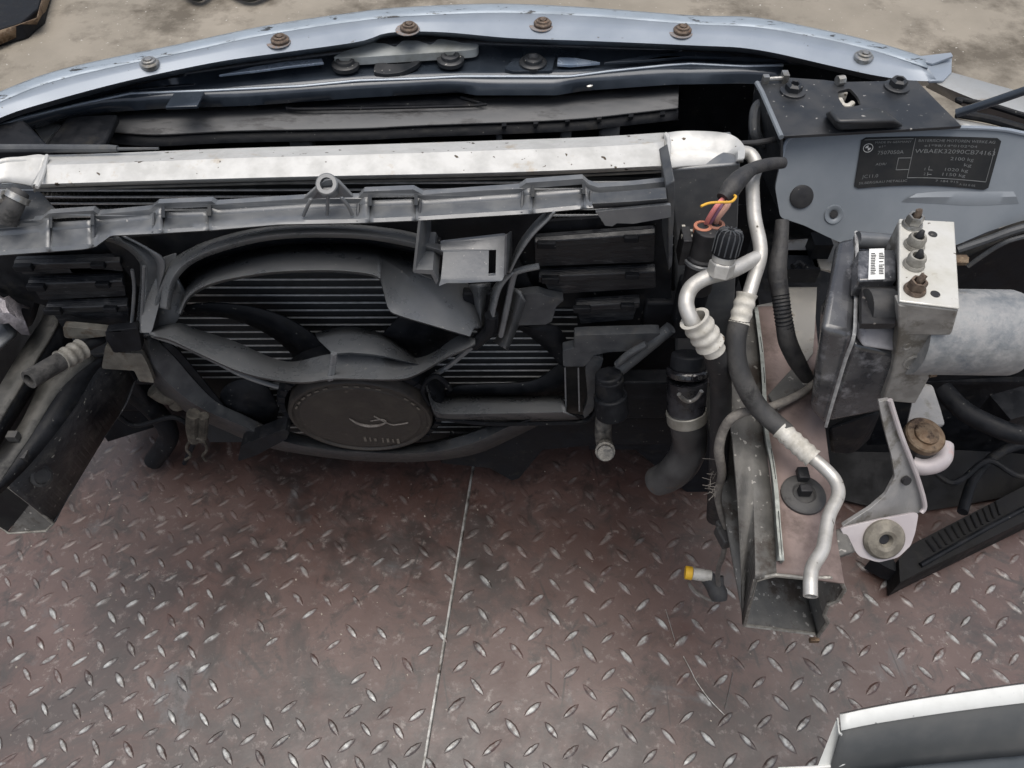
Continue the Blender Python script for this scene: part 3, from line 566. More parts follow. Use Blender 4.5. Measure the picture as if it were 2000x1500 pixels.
# flaps
def flap(a, b, c, d, Y):
    top = ys([a, b], Y + .004); q = ys([a, b, c, d], Y)
    f_ = mk('flap', plate(rnd(q, .05), (0, .004, 0)), FLAP, t, bevel=.0012)
    u = [q[0].lerp(q[1], .0), q[1], q[1] + V((0, -.006, -.002)), q[0] + V((0, -.006, -.002))]
    mk('hinge_bar', hexa(u, [p - V((0, 0, .008)) for p in u]), FLAP, f_, bevel=.001)
    mks('hinge_clip', (box(q[0].lerp(q[1], .1) + V((0, -.008, -.004)), (.018, .006, .007)), box(q[0].lerp(q[1], .8) + V((0, -.008, -.004)), (.014, .006, .006))), PLD, f_, bevel=.001)
flap((1044, 462), (1280, 445), (1277, 512), (1046, 520), .585)
flap((1052, 530), (1280, 520), (1281, 562), (1076, 575), .583)
flap((1124, 588), (1250, 580), (1236, 624), (1134, 632), .580)
flap((28, 506), (235, 500), (240, 530), (45, 536), .585)
flap((55, 545), (240, 538), (246, 578), (80, 586), .583)
flap((90, 592), (250, 586), (252, 636), (122, 640), .580)
mk('back_panel', plate(ys([(-40, 490), (262, 470), (275, 560), (275, 660), (150, 660), (100, 600), (-40, 560)], .60), (0, .004, 0)), PLD, t)
# lower ring of the shroud
mk('lower_ring', loft([ys([(277, 660), (284, 712), (312, 762), (372, 808), (440, 840), (520, 872), (620, 890), (720, 900), (830, 900), (930, 885), (1010, 850), (1070, 820)], .585), ys([(290, 658), (300, 708), (335, 752), (392, 796), (460, 826), (530, 855), (620, 876), (720, 884), (830, 884), (920, 866), (990, 835), (1050, 815)], .565), ys([(302, 662), (345, 705), (375, 740), (420, 785), (475, 812), (540, 842), (620, 862), (720, 872), (825, 872), (905, 852), (970, 830), (1030, 815)], .580), ys([(305, 664), (352, 702), (385, 742), (430, 785), (480, 808), (540, 836), (620, 856), (720, 866), (820, 866), (900, 848), (965, 828), (1020, 815)], .61)], 70), PLA, t, solid=.002)
mk('lower_panel', plate(ys([(290, 700), (460, 850), (560, 890), (900, 905), (1075, 825), (1090, 880), (1010, 940), (900, 905), (600, 905), (440, 862), (300, 770)][:7] + [(1000, 938), (930, 905), (700, 902), (600, 899), (470, 868), (330, 800)], .605) if False else ys([(860, 905), (880, 845), (1010, 850), (1085, 800), (1170, 820), (1165, 870), (1060, 880), (1015, 935), (1000, 940), (955, 915)], .600), (0, .006, 0)), PLD, t, bevel=.002)
mk('foot', plate(rnd(ys([(470, 870), (556, 838), (565, 845), (560, 858), (500, 890), (464, 902)], .55), .15), (0, .02, 0)), PLD, t, bevel=.003)
# motor carrier and motor
mc = yy(705, 815, .558)
max_ = V((0, -1, -.12)).normalized(); MT = Matrix.Rotation(math.radians(6.8), 3, 'X')
def mo(x, y, z_): return mc + MT @ V((x, y, z_))
mk('motor_carrier', lathe(mc + V((0, .012, 0)), max_, [(.098, -.03), (.1, -.004), (.097, .002), (.090, .003), (.088, -.004), (.086, -.01)], 60, False), PLD, t)
rb = []
for i in range(36):
    th = i / 36 * 2 * math.pi; d = V((math.cos(th), 0, math.sin(th)))
    rb.append(box(mc + MT @ (d * .094 + V((0, .0095, 0))), (.009, .004, .0014), M=MT @ Matrix.Rotation(-th, 3, 'Y')))
mk('carrier_rib', join(*rb), PLD, t)
# fan with motor: a thing of its own
f_ = thing('cooling_fan', 'black cooling fan with dirty round motor cover and sickle blades inside the shroud ring', 'fan', mc + V((0, .03, 0)))
mk('motor_cover', lathe(mc, max_, [(.085, -.03), (.085, .000), (.083, .003), (.080, .0035), (.078, .001), (.073, .0015), (.071, .0030), (.04, .004), (.0, .0045)], 56), MOTC, f_)
mk('cover_emblem', join(tube([mo(x, -.0052, z_) for x, z_ in ((-.012, .006), (-.004, -.006), (.008, -.012), (.022, -.010), (.03, -.002), (.026, .004), (.012, .0))], [.0006, .0018, .0022, .0016, .0010, .0008, .0006], 6, 3), tube([mo(x, -.0052, z_) for x, z_ in ((.018, .012), (.034, -.008), (.045, -.008), (.056, -.004))], .0009, 6, 3)), mat('chalk', (.2, .18, .16), (.12, .1, .09), 60, .8, bump=.3), f_)
nt_ = []
for i in range(16):
    th = math.radians(20 + i * 9.2); d = V((math.cos(th), 0, math.sin(th)))
    if i in (3, 4, 9): continue
    nt_.append(box(mc + MT @ (d * .0755 + V((0, -.0028, 0))), (.0022, .0008, .006), M=MT @ Matrix.Rotation(-th, 3, 'Y')))
for i in range(7): nt_.append(box(mo(-.002 + i * .0062 + (i > 2) * .003, -.0044, -.048 - .001 * i), (.0018 if i % 2 else .003, .0008, .0095 - i % 3 * .002)))
mks('cover_marks', nt_, mat('cast_marks', (.13, .115, .095), (.09, .08, .065), 60, .6, bump=.2), f_)
mk('hub', loft([ys([(615, 652), (650, 643), (690, 640), (745, 652), (785, 675), (815, 702)], .596), ys([(622, 664), (655, 658), (690, 656), (742, 664), (782, 684), (816, 706)], .572), ys([(650, 690), (665, 689), (690, 688), (740, 693), (780, 702), (818, 712)], .548), ys([(650, 700), (665, 700), (690, 700), (740, 705), (780, 712), (818, 718)], .60)], 30), PLM, f_, solid=.002)
hubc = mc + V((0, .045, .0))
mk('hub_drum', lathe(hubc, (0, 1, 0), [(.07, -.02), (.072, .0), (.07, .02)], 40), PLD, f_)
def blade(o_, i_, Y0, Y1): return mk('blade', loft([ys(o_, Y0 - .008), ys([((a[0] + b[0]) / 2, (a[1] + b[1]) / 2) for a, b in zip(o_, i_)], (Y0 + Y1) / 2 - .011), ys(i_, min(Y1, .610) - .008)], 30), PLD, f_, solid=.0022)
blade([(353, 600), (402, 592), (490, 599), (560, 621), (610, 652), (652, 686)], [(371, 614), (420, 617), (465, 625), (525, 653), (562, 682), (581, 706)], .598, .612)
blade([(782, 616), (765, 634), (748, 655), (770, 668), (800, 690), (811, 702)], [(925, 655), (915, 662), (900, 670), (880, 680), (860, 690), (850, 694)], .598, .615)
blade([(430, 800), (432, 765), (455, 745), (484, 740), (515, 748), (535, 775)], [(455, 830), (480, 836), (505, 838), (525, 836), (538, 825), (545, 800)], .595, .60)
blade([(300, 670), (335, 672), (375, 715), (420, 770), (455, 815), (470, 838)], [(285, 690), (300, 740), (340, 780), (385, 808), (425, 826), (445, 836)], .590, .600)
blade([(1005, 636), (1040, 660), (1075, 690), (1100, 725), (1103, 770)], [(1012, 634), (1070, 632), (1100, 650), (1112, 700), (1108, 770)], .598, .602)
blade([(868, 765), (900, 752), (1000, 748), (1050, 740), (1105, 700)], [(868, 775), (900, 776), (1000, 778), (1060, 778), (1108, 776)], .598, .602)
tag(mk('clamp_stub', join(tube(ys([(378, 808), (376, 835), (380, 858)], .55), .008, 10, 2), tube(ys([(398, 812), (396, 840), (394, 858)], .55), .006, 10, 2), tube(ys([(362, 898), (372, 890), (364, 876), (372, 860), (385, 856), (398, 862), (404, 878), (396, 890), (402, 900)], .545), .0018, 8)), mat('corroded', (.035, .033, .028), (.11, .10, .085), 60, .6, metal=.4, bump=.5)), 'corroded spring clamp hanging under the left of the fan shroud', 'clamp')

# ------------------------------------------------------------------ right headlight carrier box
t = thing('headlight_carrier', 'black sheet metal box with two bolts beside the radiator on the right', 'bracket box', zz(1650, 210, .5))
ZH = .60
tp = zs([(1476, 160), (1790, 157), (1878, 246), (1526, 266)], ZH)
mk('top_plate', plate(zs([(1476, 160), (1520, 150), (1610, 156), (1640, 160), (1790, 157), (1878, 246), (1760, 253), (1526, 266)], ZH), (0, 0, -.003), [rnd(zs([(1636, 178), (1660, 172), (1676, 190), (1682, 205), (1650, 210), (1638, 192)], ZH), .2)]), BDU, t, bevel=.0008)
mk('side_plate', plate([zz(1478, 160, ZH - .003), zz(1530, 268, ZH - .003), zz(1528, 420, .49), zz(1515, 400, .49), zz(1462, 290, .50), zz(1461, 190, ZH - .02)], (.003, 0, 0), [smooth([zz(1500, 205, .56), zz(1512, 225, .56), zz(1514, 262, .545), zz(1500, 288, .53), zz(1478, 268, .535), zz(1476, 232, .555)], 3, True)]) if False else hexa([zz(1474, 162, ZH - .004), zz(1478, 162, ZH - .004), zz(1530, 268, ZH - .004), zz(1524, 270, ZH - .004)], [zz(1459, 282, .50), zz(1463, 282, .50), zz(1530, 420, .50), zz(1526, 422, .50)]), BDU, t, bevel=.0008)
mk('side_flange', tube(zs([(1478, 162), (1488, 180), (1526, 268)], ZH + .001), .0025, 8, 1), APR, t)
mk('inner_hoop', tube([zz(1500, 200, .585), zz(1480, 208, .58), zz(1474, 235, .57), zz(1476, 262, .56), zz(1490, 278, .55), zz(1512, 270, .555)], .006, 10), PLA, t)
mk('front_wall', plate(ys([(1528, 268), (1880, 248), (1880, 262), (1530, 420)], .668), (0, .003, 0)), BDU, t)
hm = zs([(1606, 220), (1725, 212), (1772, 250), (1634, 257)], ZH + .001); hm2 = zs([(1616, 216), (1717, 209), (1752, 237), (1634, 240)], ZH + .020)
mk('hump', hexa(hm, hm2), BDU, t, bevel=.005, seg=3)
for x, y in ((1548, 180), (1751, 171)):
    c = zz(x, y, ZH); mk('bolt', join(lathe(c, (0, 0, 1), [(.0125, 0), (.0125, .002), (.010, .003)], 20), lathe(c, (0, 0, 1), [(.0085, .002), (.0085, .008), (.006, .010), (.0045, .0095), (.004, .006), (.0001, .006)], 6)), BDU, t)
mk('latch_bits', join(box(zz(1638, 187, ZH - .01), (.012, .01, .012)), tube(zs([(1640, 195), (1645, 205), (1655, 208), (1665, 202)], ZH - .008), .003, 8)), FER, t)
mks('spring_pin', (tube(zs([(1490, 155), (1530, 153)], ZH + .004), .0022, 8, 1), box(zz(1532, 153, ZH + .003), (.006, .01, .012)), box(zz(1495, 156, ZH + .003), (.006, .006, .009)), tube(zs([(1635, 158), (1648, 156)], ZH + .004), .005, 8, 1)), STE, t)
mk('dark_inside', box((.24, .80, .28), (.14, .02, .24)), PLD, t)  # black block standing in for the shaded void beside the radiator
# hood support rod
tag(mk('support_rod', tube([zz(1868, 221, ZH + .012), zz(1935, 200, ZH + .03), zz(2080, 150, ZH + .07)], .0040, 12, 2), BPT), 'slim black rod rising to the right from the bracket box', 'rod')
tag(mk('latch_cable', tube([zz(1425, 281, .585), zz(1475, 279, .585), zz(1520, 271, .585)], .0028, 10, 2), BLK), 'thin black cable between radiator end cap and bracket box', 'cable')
tag(mk('bonnet_cable', tube([zz(-60, 290, .60), zz(0, 290, .60), zz(214, 290, .60), zz(225, 291, .60), zz(310, 290, .60)], [.004, .004, .0035, .0015, .0012], 10, 3), PLA), 'black sheathed cable lying behind the left end of the radiator', 'cable')
# right fender and left bits
t = thing('front_fender', 'silver fender edge with dark seal at the right of the photo', 'fender', zz(1930, 200, .52))
mk('skin', loft([zs([(1790, 128), (1860, 143), (1930, 163), (2000, 183), (2120, 225)], .555), zs([(1800, 150), (1850, 172), (1920, 200), (2000, 226), (2120, 262)], .553), zs([(1810, 170), (1850, 190), (1900, 215), (2000, 246), (2120, 280)], .530)], 20), FEN, t, solid=.0015)
mk('seal', join(tube(zs([(1868, 222), (1930, 232), (2000, 252), (2120, 290)], .562), .0045, 10), tube(zs([(1880, 200), (1872, 195), (1930, 205), (2000, 226), (2120, 262)], .560), .003, 10)), PLD, t)
mk('gutter', loft([zs([(1862, 232), (1930, 245), (2000, 262), (2120, 300)], .557), zs([(1880, 250), (1940, 255), (2000, 275), (2120, 320)], .560)], 12), FEN, t, solid=.002)
tag(mk('headlight_bracket', join(plate(zs([(-60, 250), (0, 241), (46, 233), (96, 284), (-60, 300)], .545), (0, 0, -.02)), plate(zs([(88, 284), (130, 226), (230, 222), (205, 275), (180, 292)], .52), (0, 0, -.01))), PLD, bevel=.003), 'matt black bracket wedge at the far left behind the radiator', 'bracket')
tag(mk('fender_tip', plate(zs([(60, 240), (118, 242), (88, 280)], .50), (0, 0, -.003)), FEN), 'small pale triangle of fender metal at the far left', 'fender')

# ------------------------------------------------------------------ inner fender apron with the data sticker
t = thing('fender_apron', 'slate blue painted inner fender panel carrying the black data sticker', 'inner fender', yy(1750, 400, .655))
YA = .655; nA = V((0, -.86, .50)).normalized(); oA = yy(1750, 254, .668)
def ap(x, y, off=0): return plane_pt(x, y, oA + nA * off, nA)
def aps(pts, off=0): return [ap(x, y, off) for x, y in pts]
AP = [(1524, 425), (1514, 367), (1526, 312), (1532, 284), (1543, 270), (1570, 264), (1640, 260), (1755, 254), (1770, 250), (1930, 252), (2000, 262), (2120, 290), (2120, 400), (2000, 430), (1930, 452), (1870, 478), (1800, 500), (1700, 500), (1615, 462), (1570, 440)]
hol = smooth(aps([(1545, 384), (1565, 370), (1585, 378), (1582, 392), (1562, 400), (1548, 394)]), 3, True)
mk('panel', plate(rnd(aps(AP), .15), (0, .003, 0)), APR, t, bevel=.001)
mk('top_lip', tube(aps([(1526, 312), (1532, 284), (1543, 269), (1570, 263), (1640, 259), (1755, 253), (1770, 249), (1930, 251), (2000, 261), (2120, 289)], .001), .0022, 8), SIL, t)
mk('grommet', lathe(ap(1565, 384), nA, [(.0115, 0), (.0115, .002), (.0095, .0028), (.0001, .0025)], 28), BLK, t)
mk('dimple', lathe(ap(1628, 419), nA, [(.0105, -.001), (.009, .0015), (.006, .0012), (.0045, -.0), (.0001, -.0)], 24), APR, t)
mk('dimple_hole', lathe(ap(1628, 418), nA, [(.0040, .0008), (.0038, .0016), (.0001, .0016)], 16), BLK, t)
# swage line
mk('swage', loft([aps([(1760, 395), (1830, 398), (1900, 402), (1990, 398)], .0002), aps([(1775, 386), (1840, 385), (1900, 386), (1985, 384)], .0022), aps([(1790, 378), (1840, 374), (1900, 374), (1980, 374)], .0002)], 20), APR, t)
# sticker (curves with the swaged sheet)
Q = [V((1668, 369, 0)), V((1929, 372, 0)), V((1957, 271, 0)), V((1684, 270, 0))]    # bl, br, tr, tl in sight coordinates of the panel plane
def stk(u, v_, lift=.0016):
    p = Q[0].lerp(Q[1], u).lerp(Q[3].lerp(Q[2], u), v_)
    sag = -8 * math.sin(math.pi * u) * (1 - v_) - 3 * math.sin(math.pi * u) * v_
    return ap(p.x, p.y + sag, lift)
def patch(pts, lift, th): return plate([stk(u, v_, lift) for u, v_ in pts], (0, th, 0))
ol = []
for a_, b_ in (((.03, 0), (.97, 0)), ((1, .05), (1, .95)), ((.97, 1), (.03, 1)), ((0, .95), (0, .05))):
    for i in range(9): ol.append((a_[0] + (b_[0] - a_[0]) * i / 8, a_[1] + (b_[1] - a_[1]) * i / 8))
st = mk('data_sticker', patch(ol, .0016, .001), STK, t)
def line(a_, b_, w_=.006):
    n_ = 8; A_ = V((a_[0], a_[1], 0)); B_ = V((b_[0], b_[1], 0)); d = (B_ - A_).normalized(); nn = V((-d.y, d.x * 2.6, 0)).normalized() * w_ / 2
    if abs(d.y) > .5: nn = V((w_ / 3, 0, 0))
    pts = [A_.lerp(B_, i / n_) + nn for i in range(n_ + 1)] + [A_.lerp(B_, 1 - i / n_) - nn for i in range(n_ + 1)]
    return patch([(p.x, p.y) for p in pts], .0021, .0003)
ls = [line((.385, .16), (.385, .97)), line((.385, .16), (.97, .155), .012), line((.97, .155), (.97, .80)), line((.02, .965), (.37, .965), .012),
      line((.29, .33), (.385, .33), .012), line((.29, .57), (.385, .57), .012), line((.29, .33), (.29, .57)), line((.53, .20), (.53, .27)), line((.53, .32), (.53, .40)), line((.53, .32), (.56, .32), .01), line((.53, .23), (.56, .23), .01)]
mk('ruled_lines', join(*ls), LET, st)
def text_geo(s, u, v_, h, width):
    cu = bpy.data.curves.new('lettering', 'FONT'); cu.body = s; cu.size = 1; cu.resolution_u = 2
    ob = bpy.data.objects.new('lettering', cu); COL.objects.link(ob)
    bpy.context.view_layer.update(); dg = bpy.context.evaluated_depsgraph_get(); me = bpy.data.meshes.new_from_object(ob.evaluated_get(dg))
    vs = [p.co.copy() for p in me.vertices]; fs = [tuple(p.vertices) for p in me.polygons]
    bpy.data.objects.remove(ob); bpy.data.curves.remove(cu); bpy.data.meshes.remove(me)
    mx = max(p.x for p in vs); mn = min(p.x for p in vs)
    return vs, fs, mn, mx
tx = []
for s, u, v_, h, wd in (('MADE IN GERMANY', .10, .885, .05, .26), ('e1*', .13, .80, .05, .05), ('7507050A', .13, .66, .085, .19), ('ADR/', .13, .44, .055, .08), ('JC11.0', .045, .20, .075, .12), ('SILBERGRAU METALLIC', .03, .08, .055, .36),
                       ('BAYERISCHE MOTOREN WERKE AG', .41, .90, .062, .55), ('e1*98/14*0102*04', .46, .80, .055, .38), ('WBAEK32090CB74163', .40, .67, .095, .58), ('2100 kg', .67, .535, .075, .17), ('kg', .78, .425, .07, .055), ('1020 kg', .65, .315, .07, .17), ('1150 kg', .64, .215, .07, .17),
                       ('1 -', .50, .315, .06, .035), ('2 -', .50, .215, .06, .035), ('7 184 915', .60, .085, .05, .17), ('A 03 0 05', .78, .045, .045, .12)):
    vs, fs, mn, mx = text_geo(s, u, v_, h, wd)
    if h: tx.append(([stk(u + (p.x - mn) / (mx - mn) * wd, v_ + p.y * h * 1.25, .0022) for p in vs], fs))
mk('lettering', join(*tx), LET, st)
rc = []
for r0_, r1_ in ((.047, .040),):
    outer = [(.055 + math.cos(i / 24 * 6.283) * .036, .80 + math.sin(i / 24 * 6.283) * .088) for i in range(24)]
    inner = [(.055 + math.cos(i / 24 * 6.283) * .032, .80 + math.sin(i / 24 * 6.283) * .078) for i in range(24)]
    rc.append(plate([stk(*p, .0021) for p in outer], (0, .0003, 0), [[stk(*p, .0021) for p in inner]]))
for a0 in (90, 270):
    pts = [(.055, .80)] + [(.055 + math.cos(math.radians(a0 + i * 15)) * .020, .80 + math.sin(math.radians(a0 + i * 15)) * .048) for i in range(7)]
    rc.append(patch(pts, .0021, .0003))
mk('roundel', join(*rc), mat('roundel_white', (.5, .5, .48), rough=.5, bump=0), st)
# wheel arch liner
t = thing('wheel_arch_liner', 'black ribbed wheel arch liner in the dark at the right edge', 'liner', (.62, .55, .2))
mk('arch_shell', loft([ys([(1660, 510), (1760, 500), (1870, 480), (1930, 458), (2000, 433), (2150, 400)], .652), ys([(1660, 560), (1780, 540), (1880, 505), (1940, 478), (2000, 455), (2150, 425)], .615), ys([(1700, 640), (1820, 600), (1900, 560), (2000, 520), (2150, 480)], .63), ys([(1700, 800), (1820, 780), (1900, 760), (2000, 730), (2150, 700)], .66), ys([(1680, 1000), (1820, 990), (1900, 985), (2000, 975), (2150, 960)], .655)], 40), PLD, t, solid=.003)
mk('arch_rib', join(tube(ys([(1870, 488), (1930, 468), (2000, 444), (2150, 410)], .612), .004, 8), tube(ys([(1890, 520), (1950, 480), (2000, 462), (2150, 430)], .608), .0025, 8)), PLA, t)
tag(mk('light_block_wall', join(box((-.16, .83, .22), (.98, .36, .006)), box((.55, .80, .22), (.40, .30, .006)), hexa([V((-.62, .79, .45)), V((.30, .79, .45)), V((.30, .80, .45)), V((-.62, .80, .45))], [V((-.62, .80, .0)), V((.30, .80, .0)), V((.30, .81, .0)), V((-.62, .81, .0))])), PLD), 'dark undertray wall with unseen sheets added behind the radiator core to block light', 'filler')  # flat sheets added out of view to keep light off the floor

# ------------------------------------------------------------------ chassis rail, right
t = thing('chassis_rail', 'sawn off dusty chassis rail with open end pointing at the camera on the right', 'chassis rail', (.27, .30, .25), 'sawn off chassis rails')
ZR = .40
ym = zz(1560, 1128, ZR).y
Lt = zs([(1436, 600), (1462, 760), (1462, 830), (1470, 960), (1474, 1050), (1476, 1134)], ZR)          # left shoulder line
Fl = zs([(1478, 600), (1488, 760), (1492, 838), (1506, 960), (1514, 1060), (1516, 1124)], ZR)          # foot of the welded flange
Rt = zs([(1590, 600), (1604, 760), (1610, 830), (1626, 960), (1632, 1040), (1640, 1092), (1648, 1140)], ZR - .002)
Lb = [V((zz(x, y, .385).x, p.y, .264)) for p, (x, y) in zip(Lt, [(1400, 600), (1428, 760), (1429, 830), (1440, 960), (1445, 1050), (1448, 1117)])]
Lbw = ys([(1410, 760, .50), (1420, 800, .47), (1429, 850, .44), (1440, 977, .375), (1447, 1117, .315), (1452, 1220, ym)], ym)
mk('top_face', loft([Fl, [a_.lerp(b_, .5) + V((0, 0, .001)) for a_, b_ in zip(resample(Fl, 12), resample(Rt, 12))], Rt], 40), PINK, t, solid=.0024)
mk('shoulder', loft([Fl, [p + V((0, 0, .002)) for p in Lt], Lbw], 40), RAIL, t, solid=.0024)
sh = [p + V((0, 0, .0)) for p in Fl]
fw_ = join(hexa, ) if False else None
ft = zs([(1474, 600), (1486, 700), (1494, 838), (1506, 905), (1513, 960), (1518, 1030), (1524, 1095)], ZR + .010)
fb = zs([(1476, 600), (1488, 700), (1491, 838), (1503, 905), (1508, 960), (1513, 1030), (1516, 1096)], ZR)
mk('weld_flange', loft([fb, ft, [p + V((.003, 0, 0)) for p in ft], [p + V((.002, 0, -.006)) for p in ft]], 40, True), mat('flange_edge', (.36, .38, .35), (.22, .23, .21), 40, .45, .6, metal=.3, bump=.3), t, solid=.0012)
sl_ = []
for ya, yb in ((878, 938), (1000, 1085), (720, 750), (660, 690)):
    p0 = [(interp([(600, 1474), (700, 1487), (838, 1495), (905, 1507), (960, 1514), (1030, 1518), (1095, 1524)], y), y) for y in (ya, yb)]
    q = zs(p0, ZR + .0085); sl_.append(loft([[p + V((-.0008, 0, 0)) for p in q], [p + V((.0016, 0, .0022)) for p in q]], 4, False))
mk('flange_gap', join(*sl_), BLK, t, solid=.0004)
RtB = [yy(1650, 1152, ym), yy(1636, 1173, ym), yy(1618, 1180, ym), yy(1610, 1201, ym), yy(1617, 1215, ym), yy(1600, 1243, ym)]
# side wall (right) and bottom run back from the mouth outline
mouth = ys([(1475, 1134), (1492, 1128), (1514, 1123), (1573, 1129), (1620, 1128), (1644, 1138), (1650, 1152), (1636, 1173), (1618, 1180), (1610, 1201), (1617, 1215), (1597, 1243), (1590, 1238), (1454, 1221)], ym)
def shift(p, d): 
    return V((p.x - .00 * d, p.y + d, p.z))
rightw = mouth[5:12]; bot = mouth[11:] 
mk('side_wall', loft([[p for p in rightw], [shift(p, .30) + V((-.012, 0, 0)) for p in rightw]], 16, False), RAIL, t, solid=.0022)
mk('floor_plate', loft([bot, [shift(p, .30) for p in bot]], 8, False), RAIL, t, solid=.0022)
mk('cut_edge', tube(mouth + [mouth[0]], .0019, 6, 1), mat('cut_metal', (.34, .33, .30), (.18, .17, .15), 60, .4, .6, metal=.5, bump=.4), t)
mk('weld_tab', box(yy(1590, 1250, ym), (.009, .004, .006)), RUS, t)
pc = zz(1569, 966, ZR + .003)
pl = mk('rubber_plug', lathe(pc, (0, 0, 1), [(.0205, -.002), (.0205, .001), (.018, .003), (.011, .0035), (.009, .001), (.0001, .001)], 30), DUST, t)
mk('plug_tab', join(box(pc + V((0, .001, .006)), (.011, .008, .010)), box(pc + V((.001, .017, .008)), (.010, .012, .008))), BLK, pl, bevel=.001)
# grey sheet between rail and apron
tag(mk('inner_wing_sheet', join(plate(zs([(1478, 596), (1560, 580), (1590, 640), (1600, 720), (1570, 760), (1490, 740)], .375), (0, 0, -.003)), plate(zs([(1538, 560), (1596, 560), (1592, 640), (1588, 690), (1566, 720), (1550, 650)], .42), (0, 0, -.003)), plate(zs([(1510, 470), (1640, 462), (1625, 530), (1590, 520), (1585, 500), (1510, 498)], .45), (0, 0, -.003))), mat('wing_grey', (.27, .26, .24), (.35, .33, .29), 14, .5, .7, metal=.2, bump=.15, c3=(.12, .09, .07), s3=12), bevel=.0006), 'pale grey sheet metal of the inner wing behind the wiring loom', 'sheet metal')
tag(mk('loom_bracket', plate(zs([(1500, 770), (1560, 705), (1595, 740), (1560, 775), (1520, 800)], ZR + .012), (0, 0, -.004)), RAIL, bevel=.001), 'small dusty bracket on the right chassis rail under the cable', 'bracket')
tag(mk('dark_clip_box', join(box(zz(1560, 520, .44), (.035, .03, .02)), box(zz(1600, 480, .46), (.02, .02, .02)), tube(zs([(1548, 520), (1560, 512), (1572, 520)], .456), .003, 8)), PLD, bevel=.003), 'black plastic clip box between the wiring loom and hydraulic unit', 'clip')

# ------------------------------------------------------------------ hydraulic (brake) unit
t = thing('brake_hydraulic_unit', 'silver brake hydraulic block with four ports, black control box and round motor', 'hydraulic unit', zz(1780, 520, .48))
ZB = .60
bt = zs([(1754, 431), (1862, 437), (1872, 606), (1754, 592)], ZB)
yb = bt[3].y
bl = [V((p.x, p.y, 0)) for p in bt]
fb_ = ys([(1742, 726), (1823, 700)], yb)      # waist
low = ys([(1722, 781), (1786, 788)], yb + .004)
b1 = hexa([V((bt[0].x, bt[0].y, .53)), V((bt[1].x, bt[1].y, .53)), yy(1857, 655, bt[2].y), yy(1754, 655, yb)], bt)
b2 = hexa([V((low[0].x, low[0].y + .06, low[0].z)), V((low[1].x, low[1].y + .06, low[1].z)), low[1], low[0]], [V((bt[0].x, bt[0].y - .02, .545)), V((bt[1].x - .012, bt[1].y - .02, .545)), yy(1828, 648, yb + .002), yy(1756, 640, yb + .002)])
mk('valve_block', (b1[0], b1[1]), ALG, t, bevel=.0015)
mk('block_top', hexa([p + V((0, 0, .0004)) for p in bt], [p + V((0, 0, .0025)) for p in bt]), ALB, t, bevel=.001)
mk('block_front', plate([p + V((0, -.0012, 0)) for p in ys([(1754, 594), (1871, 607), (1857, 655), (1829, 688), (1822, 706), (1814, 738), (1787, 787), (1722, 781), (1742, 726), (1755, 648)], yb)], (0, .012, 0)), ALG, t, bevel=.0015)
for i, (x, y) in enumerate([(1781, 440), (1785, 480), (1784, 518), (1786, 567)]):
    c = zz(x, y, ZB + .0025); m_ = FED if i != 3 else BRU
    p = mk('port_nut', join(lathe(c, (0, 0, 1), [(.0082, -.001), (.0086, .001), (.0078, .003)], 20), lathe(c, (0, 0, 1), [(.0068, .002), (.0072, .008), (.0062, .0105), (.0045, .0105), (.004, .005), (.0001, .005)], 6 if i in (0, 3) else 18)), m_ if i != 0 else STE, t, sharp=30)
    mk('pipe_stub', tube([c + V((0, 0, .003)), c + V((.0005, 0, .0125)), c + V((.002 * (i % 2), .001, .016))], [.0030, .0028, .0012 if i in (1, 2) else .0026], 10, 2), BLK if i in (1, 2) else BRU, p)
for x, y in ((1822, 457), (1827, 574)):
    mk('bore', lathe(zz(x, y, ZB + .0028), (0, 0, 1), [(.0037, -.003), (.0037, 0), (.0001, .0001)], 18), BLK, t)
for x, y, z_ in ((1878, 508, .575), (1884, 576, .57)):
    c = zz(x, y, z_); mk('screw', join(tube([V((c.x - .010, c.y, c.z)), V((c.x + .004, c.y, c.z))], .0045, 6, 1)), RUS if y < 550 else STE, t)
mk('plug_ring', lathe(yy(1785, 706, yb - .0005), (0, -1, 0), [(.009, 0), (.009, .0015), (.0075, .002), (.0068, .0005), (.0001, .0005)], 24), ALG, t)
for x, y in ((1810, 645), (1772, 676)): mk('bore', lathe(yy(x, y, yb - .0008), (0, -1, 0), [(.0038, 0), (.0034, .0008), (.0028, .0002), (.0001, .0002)], 14), ALG, t)
mk('side_screw', tube([yy(1815, 730, yb), yy(1828, 728, yb)], .0035, 6, 1), RUS, t)
# motor
ma, mb_ = zz(1850, 0 + 520, .52), zz(1990, 560, .52)
ya_ = .455
c0 = V((yy(1868, 640, ya_ - .035).x - .01, ya_, .540))
rm = .0365
L_ = yy(2050, 650, ya_ - .03).x - c0.x
mk('pump_motor', lathe(c0, (1, 0.0, -.02), [(rm, 0), (rm, L_ * .25), (rm * 1.0, L_ * .93), (rm * .97, L_ * .97), (rm * .85, L_ * .995), (rm * .2, L_), (.0001, L_)], 48), MOT, t)
